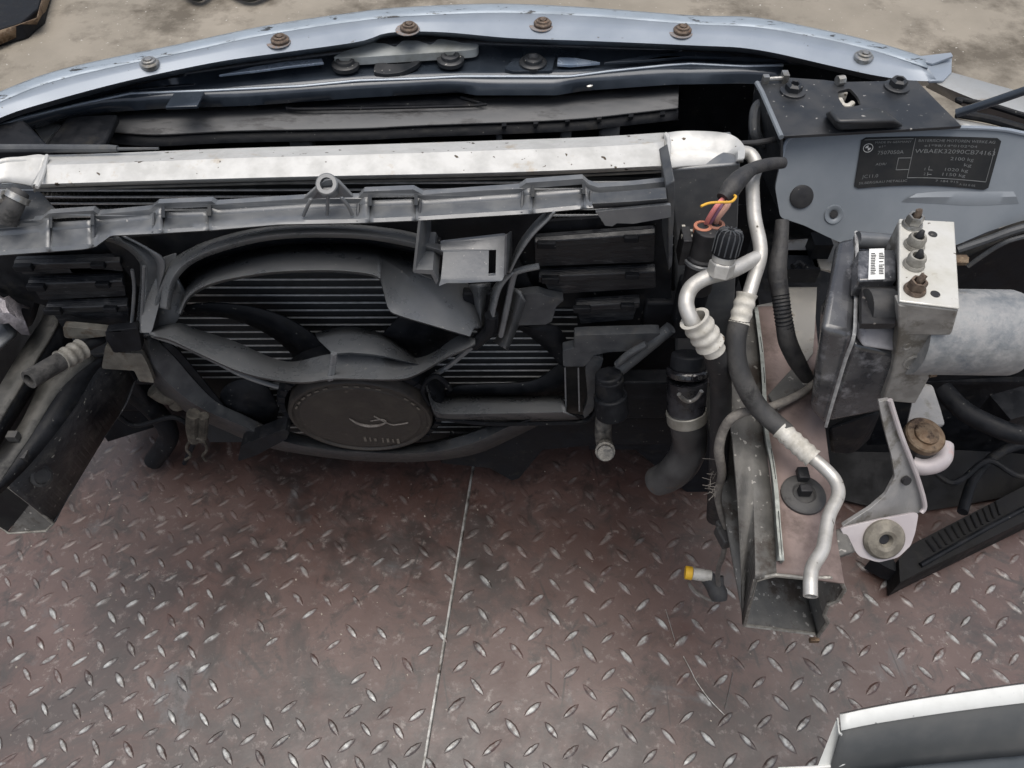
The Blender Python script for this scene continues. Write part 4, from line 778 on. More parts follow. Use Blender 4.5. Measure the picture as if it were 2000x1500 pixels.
# control box: slab and cover
sl_t = zs([(1630, 460), (1672, 455), (1668, 560), (1620, 560)], ZB - .003)
front = .435
slab = hexa([yy(1633, 468, .535), yy(1674, 458, .535), yy(1667, 657, .435), yy(1604, 640, .44)], [yy(1600, 780, .50) + V((0, .03, 0)), yy(1650, 780, .50) + V((0, .03, 0)), yy(1612, 834, .435), yy(1583, 798, .445)])
SLB = mat('control_box_plastic', (.035, .036, .040), (.07, .072, .076), 14, .16, .35, spec=1.0, bump=.12, c3=(.19, .19, .20), s3=18, mix3=(.52, .66), speck=((.3, .3, .3), 150, .72))  # pale mottling imitates silvery reflections on glossy black
mk('control_cover', slab, SLB, t, bevel=.006, seg=4)
seamp = [yy(1672, 453, .545), yy(1674, 500, .515), yy(1672, 545, .49), yy(1671, 600, .463), yy(1668, 655, .433), yy(1652, 700, .432), yy(1640, 740, .432), yy(1625, 790, .432), yy(1613, 833, .432)]
mk('cover_seam', join(*[tube(seamp, .0016, 6, 4)]), mat('seam_light', (.42, .42, .41), (.25, .25, .25), 60, .35, .5, bump=.2), t)
body_t = [yy(1674, 462, .54), yy(1756, 468, .54), yy(1756, 655, .445), yy(1670, 655, .442)]
mk('coil_body', hexa([p - V((0, -.01, .10)) for p in body_t], [p - V((0, 0, .012)) for p in body_t]), SLB, t, bevel=.002)
mk('coil_bar', tube([yy(1674, 468, .535), yy(1758, 475, .535)], .0075, 16, 1), PLG, t)
q = zs([(1676, 488), (1752, 486), (1752, 546), (1676, 548)], .585); mk('label_block', hexa(down(q, .02), q), SLB, t, bevel=.002)
lb = zs([(1698, 486), (1727, 485), (1728, 545), (1696, 546)], .5858)
lo = mk('barcode_label', plate(lb, (0, 0, -.0006)), WHI, t)
br = []
for i in range(13):
    for k in (0, 1):
        if random.random() < .15: continue
        v0 = .16 + i * .055; u0 = .12 + k * .52; u1 = u0 + random.uniform(.22, .34)
        g = lambda u, v_: lb[0].lerp(lb[1], u).lerp(lb[3].lerp(lb[2], u), v_) + V((0, 0, .0005))
        br.append(plate([g(u0, v0), g(u1, v0), g(u1, v0 + .022), g(u0, v0 + .022)], (0, 0, -.0003)))
mk('label_print', join(*br), INK, lo)
q = zs([(1683, 560), (1750, 558), (1748, 632), (1683, 632)], .577); mk('recess', hexa(down(q, .006), q), BLK, t)
mk('coil', tube([yy(1690, 603, .452), yy(1740, 603, .452)], .0165, 20, 1), DUST, t)
q = [yy(1684, 632, .447), yy(1756, 642, .447), yy(1756, 690, .434), yy(1682, 678, .430)]
mk('connector_housing', hexa([p + V((0, .03, -.01)) for p in q], q), mat('dusty_housing', (.2, .2, .21), (.33, .32, .33), 16, .4, .6, bump=.2, c3=(.08, .08, .09), s3=12), t, bevel=.004, seg=3)
q = [yy(1668, 672, .436), yy(1750, 690, .436), yy(1722, 806, .436), yy(1616, 826, .436)]
mk('lower_housing', plate(q, (0, .05, 0)), SLB, t, bevel=.005, seg=3)
mk('lower_connector', hexa([yy(1612, 836, .45), yy(1722, 800, .45), yy(1722, 800, .49), yy(1640, 820, .49)], [yy(1618, 884, .46), yy(1670, 886, .46), yy(1700, 860, .49), yy(1640, 870, .49)]), PLD, t, bevel=.006)

# ------------------------------------------------------------------ mounting bracket with bush
t = thing('unit_bracket', 'grey and pinkish curved bracket with round rubber bush under the hydraulic unit', 'bracket', zz(1725, 1050, .36))
mk('arm', plate(rnd([plane_pt(x, y, zz(1640, 1030, .40), V((.25, -.85, .45)).normalized()) for x, y in [(1716, 785), (1738, 781), (1760, 850), (1790, 930), (1806, 985), (1798, 1002), (1640, 1031), (1700, 993), (1729, 968), (1748, 932), (1741, 890), (1727, 837)]], .12), (0, .004, -.001)), BRG, t, bevel=.001)
mk('arm_edge', tube([plane_pt(x, y, zz(1640, 1030, .405), V((.25, -.85, .45)).normalized()) for x, y in [(1738, 781), (1760, 850), (1790, 928), (1806, 985), (1799, 1001)]], .0022, 8), PNK2, t)
bf = V((0, -.75, .66)).normalized(); bo = zz(1640, 1032, .402)
mk('lower_plate', plate(rnd([plane_pt(x, y, bo, bf) for x, y in [(1640, 1032), (1720, 1014), (1795, 1000), (1788, 1040), (1779, 1066), (1755, 1089), (1716, 1099), (1678, 1087), (1657, 1058)]], .2), -bf * .003), PNK2, t, bevel=.0008)
bcx = plane_pt(1725, 1052, bo, bf)
mk('bush', lathe(bcx, bf, [(.0185, -.004), (.0185, .003), (.016, .006), (.0095, .0075), (.0065, .006), (.0050, .003), (.0048, -.004), (.0001, -.004)], 32), BUS, t)
mk('bush_hole', lathe(bcx, bf, [(.0047, .0), (.0047, .0015), (.0001, .0015)], 18), BLK, t)
mk('slot', lathe(plane_pt(1769, 938, zz(1640, 1030, .403), V((.25, -.85, .45)).normalized()), (.25, -.85, .45), [(.0042, -.001), (.0042, .0024), (.0001, .0026)], 16), BLK, t)
mk('weld_tongue', hexa(zs([(1630, 1035), (1652, 1030), (1672, 1078), (1636, 1092)], .385), zs([(1630, 1035), (1650, 1030), (1668, 1078), (1636, 1088)], .398)), RAIL, t, bevel=.002)
t = thing('rubber_mount', 'round rusty capped rubber mount on an arm below the hydraulic block', 'mount', zz(1807, 850, .36))
mk('arm', plate(rnd(zs([(1790, 745), (1822, 752), (1838, 800), (1846, 830), (1770, 836), (1778, 800)], .395), .15), (0, 0, -.004)), BRG, t, bevel=.001)
cm = zz(1807, 850, .398)
mk('cap', lathe(cm, (.05, -.12, 1), [(.0195, -.006), (.0195, .0005), (.018, .002), (.012, .0025), (.0115, .0045), (.0095, .0055), (.0001, .006)], 32), RUS, t)
mk('rubber', lathe(cm, (.05, -.12, 1), [(.018, -.020), (.0195, -.008), (.0195, -.006)], 28), BLK, t)
mk('cradle', tube(zs([(1780, 905), (1800, 912), (1825, 908), (1842, 895), (1845, 870)], .375), .0085, 12), PNK2, t)

# ------------------------------------------------------------------ air conditioning lines
def crimp(p0, p1, r, n=4):
    pts, R = [], []; m_ = n * 6
    for i in range(m_ + 1):
        s = i / m_; pts.append(p0.lerp(p1, s)); R.append(r * (1 + .065 * math.cos(s * n * 2 * math.pi)))
    return tube(pts, R, 20, 1, (True, False), .25)
t = thing('coolant_gas_line', 'silver aluminium pipe joined to a black hose, running along the right chassis rail', 'pipe', zz(1460, 600, .5))
P1 = [zz(1446, 297, .588), zz(1466, 302, .586), zz(1477, 325, .582), zz(1470, 355, .578), zz(1473, 420, .570), zz(1484, 475, .562), zz(1484, 505, .556), zz(1472, 545, .545), zz(1461, 582, .536)]
mk('upper_pipe', tube(P1, px_m(P1[4], 13.5), 18, 6), PIPE, t)
fa, fb2 = zz(1459, 574, .537), zz(1443, 632, .520)
mk('ferrule', crimp(fa, fb2, px_m(fa, 20), 3), FER, t)
H1 = [fb2, zz(1437, 665, .508), zz(1440, 710, .490), zz(1458, 758, .47), zz(1485, 800, .452), zz(1535, 845, .44)]
mk('rubber_hose', tube([H1[0] + (H1[0] - H1[1]) * .2] + H1[1:], px_m(H1[2], 20), 18, 6), BLK if False else DUST, t)
fc, fd = zz(1524, 838, .442), zz(1588, 896, .436)
mk('ferrule', crimp(fc, fd, px_m(fc, 19), 5), FER, t)
P2 = [fd, zz(1612, 916, .434), zz(1632, 940, .432), zz(1637, 968, .432), zz(1620, 1005, .432), zz(1612, 1045, .432), zz(1606, 1075, .433), zz(1588, 1105, .434), zz(1583, 1130, .434), zz(1583, 1165, .432)]
mk('lower_pipe', tube([fd.lerp(fc, .1)] + P2[1:], px_m(P2[4], 13.2), 18, 6, (False, True)), PIPE, t)
t = thing('charging_pipe', 'curved silver pipe with white crimped ferrule branching left from the upper pipe', 'pipe', zz(1380, 600, .5))
P3 = [zz(1480, 503, .556), zz(1458, 514, .556), zz(1425, 530, .556), zz(1380, 542, .555), zz(1350, 562, .552), zz(1340, 592, .546), zz(1349, 622, .538), zz(1362, 645, .530)]
mk('bent_pipe', tube(P3, px_m(P3[3], 15.5), 18, 6), PIPE, t)
fe, ff = zz(1356, 622, .540), zz(1387, 672, .515)
mk('ferrule', crimp(fe, ff, px_m(fe, 29), 3), FER, t)
mk('rubber_hose', tube([fe.lerp(ff, .9), zz(1400, 705, .49), zz(1408, 760, .44), zz(1406, 860, .36), zz(1400, 960, .25), zz(1396, 1010, .15)], px_m(ff, 23), 16, 6), BLK, t)
hx = zz(1408, 525, .565); hax = V((.10, .32, .9)).normalized()
mk('hex_fitting', join(lathe(hx, hax, [(.0115, -.006), (.0115, .006), (.0095, .0075)], 6), lathe(hx, hax, [(.0098, .007), (.0098, .013), (.008, .0135)], 24)), PIPE, t, bevel=.0008)
cp = mk('service_cap', lathe(hx, hax, [(.0105, .013), (.0112, .014), (.0112, .031), (.0100, .0345), (.0001, .035)], 32), PLD, t)
rb = []
u_ = hax.orthogonal().normalized(); w_ = hax.cross(u_)
for i in range(14):
    th = i / 14 * 6.2832; d = u_ * math.cos(th) + w_ * math.sin(th)
    rb.append(tube([hx + d * .0112 + hax * .015, hx + d * .0112 + hax * .031, hx + d * .009 + hax * .0352, hx + d * .003 + hax * .0356], .0007, 5, 1))
mk('cap_ribs', join(*rb), PLA, cp)

# ------------------------------------------------------------------ pressure sensor, wires
t = thing('fan_connector', 'black round connector with stripped pink and brown wires beside the service cap', 'connector', zz(1378, 500, .5))
cc = zz(1378, 480, .553)
mk('housing', join(lathe(cc, (0, .1, 1), [(.014, -.05), (.0145, -.02), (.0165, -.018), (.0165, -.010), (.0145, -.008), (.0132, .006), (.0128, .018), (.010, .019)], 24), box(cc + V((-.018, .005, -.005)), (.008, .02, .03))), BLK, t, bevel=.0006)
mk('collar', lathe(cc, (0, .1, 1), [(.0155, -.018), (.0178, -.016), (.0178, -.013), (.0155, -.011)], 24), PLG, t)
for x, y in ((1373, 441), (1398, 437)):
    mk('rubber_seal', lathe(zz(x, y, .572), (0, .1, 1), [(.0082, -.006), (.0082, 0), (.0055, .0005), (.005, -.003), (.0001, -.003)], 20), mat('seal_orange' if x < 1380 else 'seal_brown', (.45, .18, .11) if x < 1380 else (.28, .13, .09), rough=.5, bump=.1), t)
mk('side_clip', join(box(zz(1336, 450, .56), (.003, .012, .003)), box(zz(1346, 452, .56), (.012, .003, .003)), box(zz(1342, 462, .56), (.010, .003, .003))), FER, t)
t = thing('wiring_harness', 'taped black wire bundle ending in pink, brown and yellow wires near the white end cap', 'wiring', zz(1430, 370, .56))
hp = [zz(1530, 318, .590), zz(1505, 320, .594), zz(1470, 330, .600), zz(1446, 348, .602), zz(1428, 368, .600), zz(1412, 388, .596)]
mk('taped_sleeve', tube(hp, [px_m(hp[0], 11), px_m(hp[1], 12), px_m(hp[2], 13), px_m(hp[3], 18), px_m(hp[4], 20), px_m(hp[5], 14)], 16, 6), TAPE, t)
wz = .59
mk('wire', tube([zz(1416, 384, .596), zz(1400, 402, .592), zz(1385, 425, .580), zz(1376, 444, .565)], .0022, 8), PKW, t)
mk('wire', tube([zz(1412, 390, .594), zz(1406, 405, .590), zz(1392, 428, .578), zz(1380, 444, .565)], .0020, 8), mat('violet_wire', (.2, .1, .16), rough=.4, bump=0), t)
mk('wire', tube([zz(1424, 386, .596), zz(1420, 402, .592), zz(1402, 425, .580), zz(1396, 440, .565)], .0028, 8), SAL, t)
mk('wire', tube([zz(1428, 380, .598), zz(1437, 384, .602), zz(1428, 394, .603), zz(1405, 395, .603), zz(1384, 397, .602), zz(1369, 403, .602)], .0012, 8), YEL, t)
# corrugated loom
t = thing('corrugated_loom', 'black corrugated wiring loom hanging left of the hydraulic unit', 'wiring', zz(1530, 600, .45))
lp = [zz(1528, 430, .56), zz(1524, 480, .545), zz(1518, 530, .53), zz(1524, 575, .515), zz(1530, 620, .50), zz(1538, 665, .48), zz(1556, 705, .455), zz(1576, 738, .43)]
mk('taped_section', tube(lp, [px_m(p, r) for p, r in zip(lp, (13, 15, 19, 17, 16, 18, 17, 13))], 16, 6), TAPE, t)
cr = resample(smooth(lp[3:6], 8), 70)
mk('corrugated_section', tube(cr, [.0075 + .0011 * math.sin(i * 1.25) for i in range(70)], 16, 1), PLD, t)
# dusty cable with plug
t = thing('sensor_cable', 'dusty grey cable draped over the right chassis rail with small dangling plug', 'cable', zz(1405, 900, .42))
cb_ = [zz(1592, 745, .43), zz(1570, 765, .432), zz(1530, 785, .436), zz(1490, 798, .440), zz(1450, 806, .440), zz(1428, 818, .436), zz(1412, 842, .42), zz(1404, 880, .40), zz(1410, 925, .37), zz(1402, 965, .33), zz(1408, 1005, .30), zz(1417, 1032, .28)]
mk('cable', tube(cb_, [.0032, .0036, .0040, .0036, .0045, .0048, .0046, .0050, .0044, .0040, .0030, .0022], 12, 6), CBL, t)
pp = zz(1420, 1046, .27)
mk('plug', join(box(pp, (.020, .022, .016), .3), box(pp + V((-.004, .012, .004)), (.014, .008, .010), .3)), DUST, t, bevel=.002)
mk('tail_cable', tube([pp, zz(1412, 1085, .24), zz(1404, 1105, .2)], .003, 8), CBL, t)
fr = []
for i in range(26):
    a_ = zz(1392 + random.uniform(-6, 12), random.uniform(895, 965), .36); fr.append(tube([a_, a_ + V((random.uniform(-.012, .006), random.uniform(-.008, .008), random.uniform(-.01, .006)))], .0003, 4, 1))
mk('frayed_fibres', join(*fr), CBL, t)
t = thing('yellow_tipped_sensor', 'small metal sensor with yellow tip dangling left of the open rail end', 'sensor', zz(1385, 1140, .01))
yc0, yc1 = zz(1338, 1118, .10), zz(1352, 1120, .10)
mk('tip', tube([yc0, yc1], px_m(yc0, 13), 18, 1), YEC, t, bevel=.0008)
mk('barrel', tube([yc1, zz(1388, 1126, .098)], px_m(yc0, 12), 18, 1), FER, t)
mk('body', tube([zz(1378, 1124, .096), zz(1392, 1140, .09), zz(1402, 1158, .085), zz(1404, 1172, .08)], [.009, .011, .012, .010], 16, 4, (False, True)), DUST, t)
mk('loop', tube([zz(1345, 1138, .09), zz(1358, 1155, .08), zz(1378, 1168, .08), zz(1395, 1174, .08)], .0022, 8), CBL, t)
mk('stem', tube([zz(1404, 1150, .085), zz(1402, 1120, .14), zz(1406, 1100, .2)], .003, 8), CBL, t)

# ------------------------------------------------------------------ radiator hose with thermostat neck
t = thing('coolant_hose', 'thick black coolant hose with steel clamp bending down below the shroud', 'hose', zz(1330, 940, .1))
ch = [yy(1345, 690, .53), yy(1342, 740, .515), yy(1340, 800, .50), yy(1342, 822, .495)]
rr_ = px_m(ch[2], 38)
mk('neck', tube([ch[0], ch[0].lerp(ch[1], .6)], [rr_ * .85, rr_ * .9], 24, 1), PLD, t, bevel=.002)
mk('collar', tube([ch[0].lerp(ch[1], .55), ch[0].lerp(ch[1], .9)], rr_ * 1.08, 24, 1), mat('shiny_black', (.01, .01, .012), rough=.12, bump=.1, coat=.5), t, bevel=.003)
mk('coupling', tube([ch[1], ch[2]], [rr_ * 1.02, rr_ * .98], 24, 1), mat('shiny_black_dirty', (.010, .010, .012), (.03, .03, .035), 20, .15, .6, bump=.4, c3=(.25, .28, .32), s3=26, mix3=(.64, .68)), t)
mk('spring_tab', tube(ys([(1326, 770), (1335, 780), (1348, 784), (1362, 776), (1370, 764)], .478), .0022, 8), STE, t)
mk('hose', tube([ch[2], ch[3], yy(1347, 860, .495), yy(1342, 886, .492), yy(1328, 910, .490), yy(1307, 929, .492), yy(1284, 940, .498)], [rr_ * .93] * 3 + [rr_ * .95, rr_ * .95, rr_ * .9, rr_ * .85], 26, 6, (False, True)), mat('hose_rubber', (.03, .03, .032), (.07, .07, .07), 10, .4, .65, bump=.25, c3=(.10, .06, .035), s3=15, mix3=(.62, .72)), t)
mk('clamp', tube([ch[2] + V((0, 0, -.001)), ch[3]], rr_ * 1.03, 30, 1), mat('clamp_steel', (.32, .31, .28), (.22, .21, .18), 30, .4, .5, metal=.5, bump=.1), t, bevel=.001)
tag(mk('drain_hose', join(tube([yy(1180, 800, .55), yy(1178, 850, .54), yy(1181, 868, .535), yy(1182, 880, .500)], .010, 16, 4, (False, True)), tube([yy(1181.5, 877, .510), yy(1182, 882, .497)], .0112, 16, 1, (True, True))), mat('stub_cast', (.05, .05, .05), (.2, .19, .17), 50, .5, .7, metal=.3, bump=.5)), 'corroded open pipe stub pointing down right of the fan', 'pipe stub')
tag(mk('plug_housing', join(tube([yy(1190, 735, .545), yy(1190, 775, .54)], .016, 18, 1), tube([yy(1192, 770, .538), yy(1196, 810, .53)], .019, 18, 1, (False, True)), box(yy(1240, 770, .57), (.08, .02, .07)), box(yy(1250, 830, .58), (.10, .02, .06))), PLD, bevel=.002), 'black plastic plug housing in the shadow below the right flaps', 'housing')
tag(mk('black_pipe', join(tube([yy(1310, 640, .565), yy(1250, 690, .56), yy(1200, 730, .555), yy(1170, 745, .55)], .007, 12), tube([yy(1262, 672, .552), yy(1230, 690, .55), yy(1205, 712, .55)], .004, 10)), PLA), 'slim black pipe slanting down left under the flaps', 'pipe')
tag(mk('side_duct', join(plate(ys([(1318, 440), (1400, 450), (1420, 900), (1385, 1000), (1240, 880), (1150, 880), (1150, 700), (1310, 640)], .615), (0, .01, 0)), box(yy(1290, 610, .60), (.04, .02, .05)), box(yy(1345, 600, .585), (.03, .02, .08))), PLD, bevel=.003), 'dark plastic duct wall behind the coolant hose', 'duct')

# ------------------------------------------------------------------ left chassis rail and things around it
t = thing('chassis_rail', 'dark dirty chassis rail at the left edge, seen from its inner side', 'chassis rail', (-.5, .40, .2), 'sawn off chassis rails')
ZL = .36
mk('inner_side', loft([[zz(230, 690, .36), zz(190, 720, .36), zz(140, 800, .355), zz(60, 890, .345), zz(0, 940, .335)], [zz(262, 745, .28), zz(245, 790, .26), zz(205, 850, .23), zz(133, 969, .22), zz(104, 1022, .22)]], 30, False), mat('rail_oily', (.010, .011, .014), (.024, .024, .026), 20, .35, .6, bump=.5, c3=(.075, .075, .068), s3=10, mix3=(.55, .72), speck=((.2, .2, .18), 150, .68)), t, solid=.002)
mk('upper_flange', loft([[zz(84, 560, .40), zz(96, 600, .40), zz(40, 690, .39), zz(-20, 790, .385)], [zz(95, 590, .405), zz(118, 620, .405), (zz(62, 720, .395)), zz(-10, 840, .39)]], 24), DAL, t, solid=.003)
mk('lower_flange', loft([[zz(150, 680, .372), zz(95, 720, .37), zz(40, 830, .365), zz(-20, 900, .36)], [zz(190, 700, .372), zz(120, 760, .37), zz(62, 850, .365), zz(5, 935, .36), zz(-30, 985, .36)]], 24), DAL, t, solid=.003)
mk('web', loft([[zz(118, 620, .404), zz(62, 720, .394), zz(-10, 840, .389)], [zz(150, 680, .372), zz(95, 720, .37), zz(-20, 900, .36)]], 12), PLD, t, solid=.002)
mk('top_web', loft([[zz(190, 700, .372), zz(120, 760, .37), zz(62, 850, .365), zz(5, 935, .36), zz(-30, 985, .36)], [zz(232, 692, .362), zz(190, 722, .362), zz(142, 802, .356), zz(60, 905, .35), zz(-30, 990, .345)]], 24), PLD, t, solid=.002)
mk('end_plate', plate([zz(58, 983, .262), zz(102, 1020, .226), zz(88, 1036, .214), zz(17, 1040, .214), zz(30, 1020, .225)], (0, .003, 0)), RAIL, t)
mk('cut_rim', tube([zz(-40, 908, .345), zz(0, 938, .338), zz(58, 983, .27), zz(104, 1023, .224), zz(90, 1037, .214), zz(17, 1041, .212), zz(-60, 985, .25)], .0016, 6, 1), FED, t)
mk('dark_mouth', plate([zz(-80, 860, .34), zz(0, 940, .33), zz(58, 984, .262), zz(30, 1020, .225), zz(15, 1038, .216), zz(-80, 985, .25)], (0, .02, 0)), DRK, t)  # black plate in place of the shaded hollow of the rail
mk('edge_weld', tube([zz(262, 745, .281), zz(245, 790, .261), zz(205, 850, .231), zz(133, 969, .221), zz(106, 1020, .221)], .0013, 6), PLA, t)
mks('side_disc', (lathe(zz(80, 930, .305), (.8, -.3, .4), [(.012, 0), (.012, .002), (.009, .003), (.008, .001), (.0001, .001)], 20), lathe(zz(195, 750, .31), (.8, -.3, .4), [(.009, 0), (.009, .002), (.006, .003), (.0001, .002)], 18), box(zz(45, 893, .355), (.012, .01, .012)), box(zz(26, 852, .372), (.010, .008, .008))), DUST, t)
tag(mk('left_shade_filler', loft([zs([(-120, 560), (60, 560), (110, 600)], .36), zs([(-120, 700), (40, 700), (100, 690)], .25), zs([(-120, 860), (0, 850), (60, 800)], .12), zs([(-120, 960), (-10, 950), (60, 920)], .02)], 20), DRK, solid=.003), 'black sheet added for the deep shade behind the left chassis rail', 'liner')  # dark sheet put in where shade lies beside the rail
t = thing('left_rubber_hose', 'short cut rubber hose with white crimp ferrule by the left rail', 'hose', zz(90, 710, .4))
ha, hb_ = zz(165, 678, .405), zz(56, 742, .425)
mk('hose', tube([ha.lerp(hb_, .35), ha.lerp(hb_, .7), hb_], px_m(hb_, 19), 18, 3, (False, True), .35), DUST, t)
mk('ferrule', crimp(ha.lerp(hb_, .05), ha.lerp(hb_, .44), px_m(ha, 20), 3), FED, t)  # darker metal because this ferrule sits in shade
mk('inner_tube', tube([zz(200, 660, .40), ha], .006, 12, 1), PLD, t)
tag(mk('alloy_bracket', join(plate(rnd(ys([(122, 638), (150, 640), (212, 646), (222, 655), (160, 662), (126, 660)], .56), .2), (0, .008, 0)), plate(rnd(ys([(206, 674), (230, 690), (276, 690), (290, 715), (302, 748), (272, 745), (262, 724), (230, 722), (198, 720)], .562), .15), (0, .006, 0))), mat('dirty_alloy', (.12, .115, .10), (.20, .19, .165), 26, .5, .7, metal=.3, bump=.4, c3=(.1, .08, .06), s3=18), bevel=.0015), 'dirty cast alloy bracket left of the fan ring', 'bracket')
tag(mk('flap_foot', plate(rnd(ys([(205, 648), (270, 640), (278, 685), (222, 690), (208, 665)], .555), .15), (0, .01, 0)), PLD, bevel=.002), 'black plastic foot at the base of the left shroud leg', 'plastic foot')
v_, f2 = [], []
for i in range(9):
    for j in range(7):
        p = zz(-46 + i * 8.5, 556 + j * 8.5, .46); r_ = noise.noise(V((i * .7, j * .7, 3))) * .012
        edge = math.hypot((i - 4) / 4, (j - 3) / 3); v_.append(p + V((r_ * .5, 0, r_ - edge ** 2 * .02)))
for i in range(8):
    for j in range(6): a_ = i * 7 + j; f2.append((a_, a_ + 1, a_ + 8, a_ + 7))
tag(mk('torn_headlight_back', (v_, f2), FOIL, solid=.002), 'torn pale silvery headlight back at the left edge', 'headlight')
tag(mk('grey_housing', hexa(zs([(-60, 610), (18, 618), (40, 650), (-60, 740)], .37), zs([(-60, 612), (14, 620), (36, 650), (-60, 735)], .42)), PLG, bevel=.008, seg=4), 'grey rounded plastic housing beside the left chassis rail', 'housing')
tag(mk('dark_left_block', join(plate(ys([(-80, 500), (30, 520), (75, 590), (60, 640), (-80, 720)], .60), (0, .02, 0)), box(yy(200, 740, .66), (.10, .02, .12))), PLD, bevel=.004), 'black plastic air guide in shadow left of the fan', 'air guide')
for nm_, g_, lab_ in (
    ('hose', tube(ys([(250, 760), (300, 800), (330, 850), (300, 900)], .66), .014, 14), 'dark rubber hose hanging in shadow between left rail and fan ring'),
    ('housing', box(yy(240, 800, .70), (.07, .05, .06), .4), 'dark pump housing in shadow behind the left rail'),
    ('cable', tube(ys([(200, 780), (260, 830), (340, 815), (380, 850), (360, 905)], .64), .0035, 10), 'thin dark cable sagging below the left of the fan ring')):
    tag(mk(nm_, g_, PLD), lab_, nm_)
tag(mk('cast_stub', tube(ys([(300, 760), (325, 775), (350, 770), (345, 790)], .59), .010, 12), mat('dim_cast', (.07, .065, .055), (.13, .12, .1), 40, .6, .7, metal=.3, bump=.5)), 'dull cast pipe stub in shadow below the left of the fan ring', 'pipe stub')

# ------------------------------------------------------------------ black ribbed bar lower right, things on the ground
tag(mk('shade_sheet', loft([zs([(1540, 700), (1800, 700), (2150, 700)], .20), zs([(1570, 800), (1800, 800), (2150, 760)], .12), zs([(1600, 880), (1850, 880), (2150, 840)], .05), zs([(1610, 965), (1740, 995), (1850, 990), (2150, 930)], .01), zs([(1612, 970), (1742, 995), (1850, 990), (2150, 935)], .004)], 30), DRK, solid=.003), 'black crumpled undertray standing in for deep shade beneath the hydraulic unit', 'filler')  # black sheet laid over floor that is only in shade
t = thing('ribbed_duct', 'long black ribbed plastic duct lying on the tread plate at the right', 'duct', zz(1870, 1060, 0))
zt = .05
q = zs([(1755, 1092), (1783, 1062), (2060, 918), (2060, 990), (1792, 1120), (1758, 1138)], zt)
mk('body', plate(rnd(q, .04), (0, 0, -.045)), DRK, t, bevel=.004)
a0, a1, b0, b1 = zz(1770, 1076, zt), zz(2060, 918, zt), zz(1790, 1098, zt), zz(2060, 945, zt)
rr2 = [tube([a0.lerp(a1, s) + V((0, 0, .001)), b0.lerp(b1, s) + V((0, 0, .001))], .0018, 6, 1) for s in [i / 24 for i in range(3, 15)]]
mk('ribs', join(*rr2), DRK, t)
mk('edge_strip', tube([zz(1798, 1104, zt + .002), zz(1930, 1030, zt + .002), zz(2060, 962, zt + .002)], .0035, 8, 1), PLD, t)
for nm_, g_, lab_ in (
    ('hose', tube(zs([(1840, 760), (1880, 800), (1935, 830), (2000, 850), (2100, 840)], .25), .012, 14), 'dark slack hose running to the right edge behind the round mount'),
    ('hose', tube(zs([(1880, 1000), (1905, 930), (1960, 880), (2040, 860)], .10), .007, 12), 'thin dark hose arching above the ribbed duct'),
    ('housing', join(box(zz(1975, 800, .22), (.05, .04, .03), .3)), 'black plastic housing in shadow under the pump motor'),
    ('cable', tube(zs([(1800, 900), (1850, 940), (1880, 935), (1930, 900), (1990, 930), (2060, 925)], .12), .004, 10), 'thin black cable looping below the round mount')):
    tag(mk(nm_, g_, PLD, bevel=0), lab_, nm_)
tag(mk('bottom_guide', join(plate(rnd(zs([(1700, 1090), (1740, 1082), (1760, 1120), (1735, 1110)], .04), .1), (0, 0, -.03))), PLD, bevel=.002), 'small black plastic scrap beside the end of the ribbed duct', 'scrap')

t = thing('silver_panel', 'pale edged grey body panel corner intruding at the bottom right', 'body panel', zz(1820, 1440, .25))
ZP = .30
E0 = [(1640, 1398), (1700, 1385), (1800, 1367), (1900, 1352), (2000, 1338), (2120, 1325)]
E1 = [(1643, 1424), (1700, 1412), (1800, 1396), (1900, 1382), (2000, 1370), (2120, 1357)]
E2 = [(1650, 1474), (1700, 1470), (1800, 1455), (1900, 1445), (2000, 1436), (2120, 1425)]
mk('pale_edge', loft([zs([(x, y - 3) for x, y in E0], ZP - .012), zs(E0, ZP), zs([(x, y + 3) for x, y in E1], ZP - .001)], 24), WPT, t, solid=.002)
e1 = zs(E1, ZP - .002)
mk('inner_wall', loft([e1, [V((p.x, p.y - .001, p.z - .04)) for p in zs(E2, ZP - .002)], [V((p.x, p.y - .006, p.z - .05)) for p in zs(E2, ZP - .002)]], 24), GPT, t, solid=.002)
mk('panel_floor', plate(zs([(1645, 1478), (1800, 1455), (2000, 1436), (2120, 1425), (2120, 1620), (1630, 1620)], ZP - .06), (0, 0, -.003)), mat('panel_blue_black', (.03, .04, .05), (.045, .055, .065), 12, .4, .6, bump=.05), t)
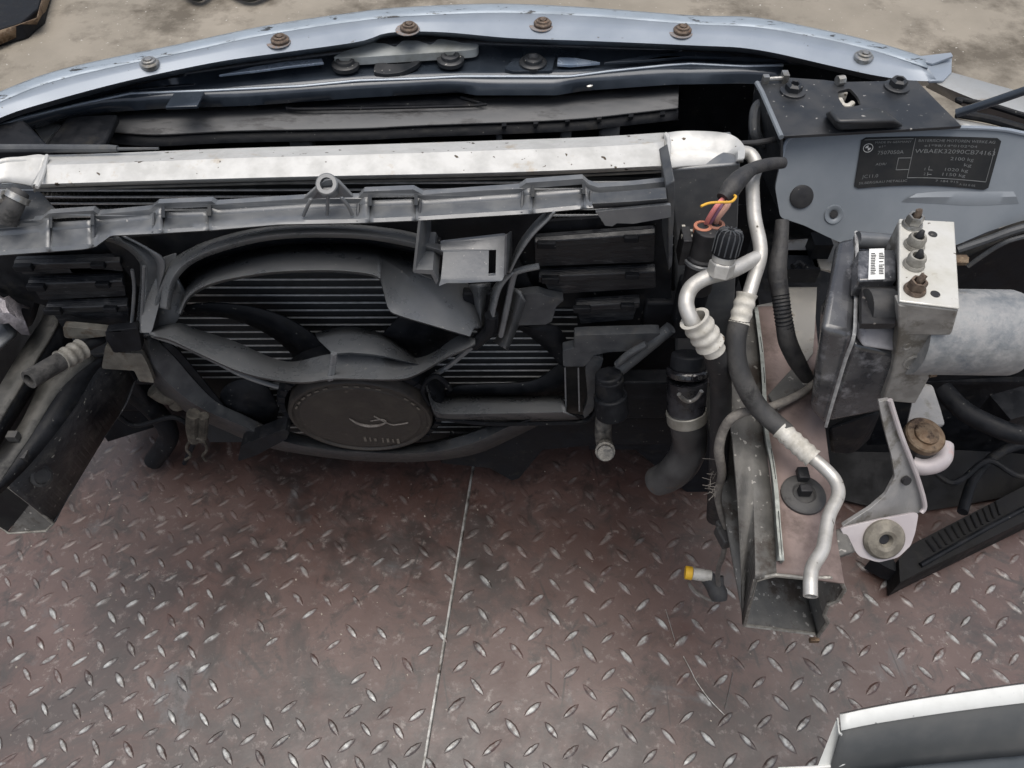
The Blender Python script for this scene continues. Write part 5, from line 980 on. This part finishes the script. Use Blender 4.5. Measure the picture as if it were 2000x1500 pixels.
mk('return_flange', join(tube([zz(1641, 1430, ZP - .005), zz(1648, 1450, ZP - .02), zz(1652, 1475, ZP - .035), zz(1645, 1492, ZP - .04), zz(1600, 1498, ZP - .045), zz(1520, 1502, ZP - .05)], .0016, 8), plate([zz(1638, 1402, ZP - .003), zz(1641, 1430, ZP - .005), zz(1650, 1474, ZP - .035), zz(1645, 1490, ZP - .04), zz(1600, 1497, ZP - .045), zz(1625, 1460, ZP - .05)], (-.0015, 0, 0))), WPT, t)
vs, fs, mn, mx = text_geo('CO', 0, 0, 0, 0)
lo_, lx_ = zz(1822, 1490, ZP - .0598), zz(1885, 1478, ZP - .0598); ux_ = (lx_ - lo_); uy_ = V((-ux_.y, ux_.x, 0)) * .62
mk('pressed_marks', ([lo_ + ux_ * ((p.x - mn) / (mx - mn)) + uy_ * p.y * .8 + V((0, 0, .0006)) for p in vs], fs), mat('faint_marks', (.09, .10, .11), rough=.5, bump=0), t)

# far left corner things on the concrete
t = thing('dark_slab', 'dark slab with rusty brown edge in the top left corner on the concrete', 'slab', zz(20, 20, 0))
mk('slab', plate(zs([(-260, -160), (120, -160), (75, 15), (40, 45), (-260, 130)], .03), (0, 0, -.04)), PLD, t, bevel=.004)
mk('rust_edge', loft([zs([(-260, 134), (40, 47), (77, 16), (124, -160)], .028), zs([(-260, 190), (0, 88), (45, 60), (90, 20), (140, -160)], .0)], 16), RUS, t, solid=.002)
tag(mk('dropped_tool', join(tube(zs([(355, -22), (385, -6), (410, -22)], .01), .012, 10), tube(zs([(440, -28), (485, -7), (525, -22)], .01), .014, 10)), mat('tool_green', (.02, .025, .022), rough=.5), ), 'dark blurred object lying on the concrete at the top edge', 'object')
pb = zs([(1330, 1200), (1375, 1290), (1385, 1330)], .001)
tag(mk('loose_wire', join(tube(zs([(1300, 1190), (1318, 1250)], .002), .0005, 5, 1), tube(zs([(1335, 1282), (1350, 1310), (1360, 1330), (1385, 1365), (1415, 1396)], .002), .0006, 5, 3), tube(zs([(1432, 1312), (1424, 1350), (1416, 1385)], .002), .0005, 5, 1)), STE), 'thin broken wire strands lying on the tread plate left of the rail', 'wire')
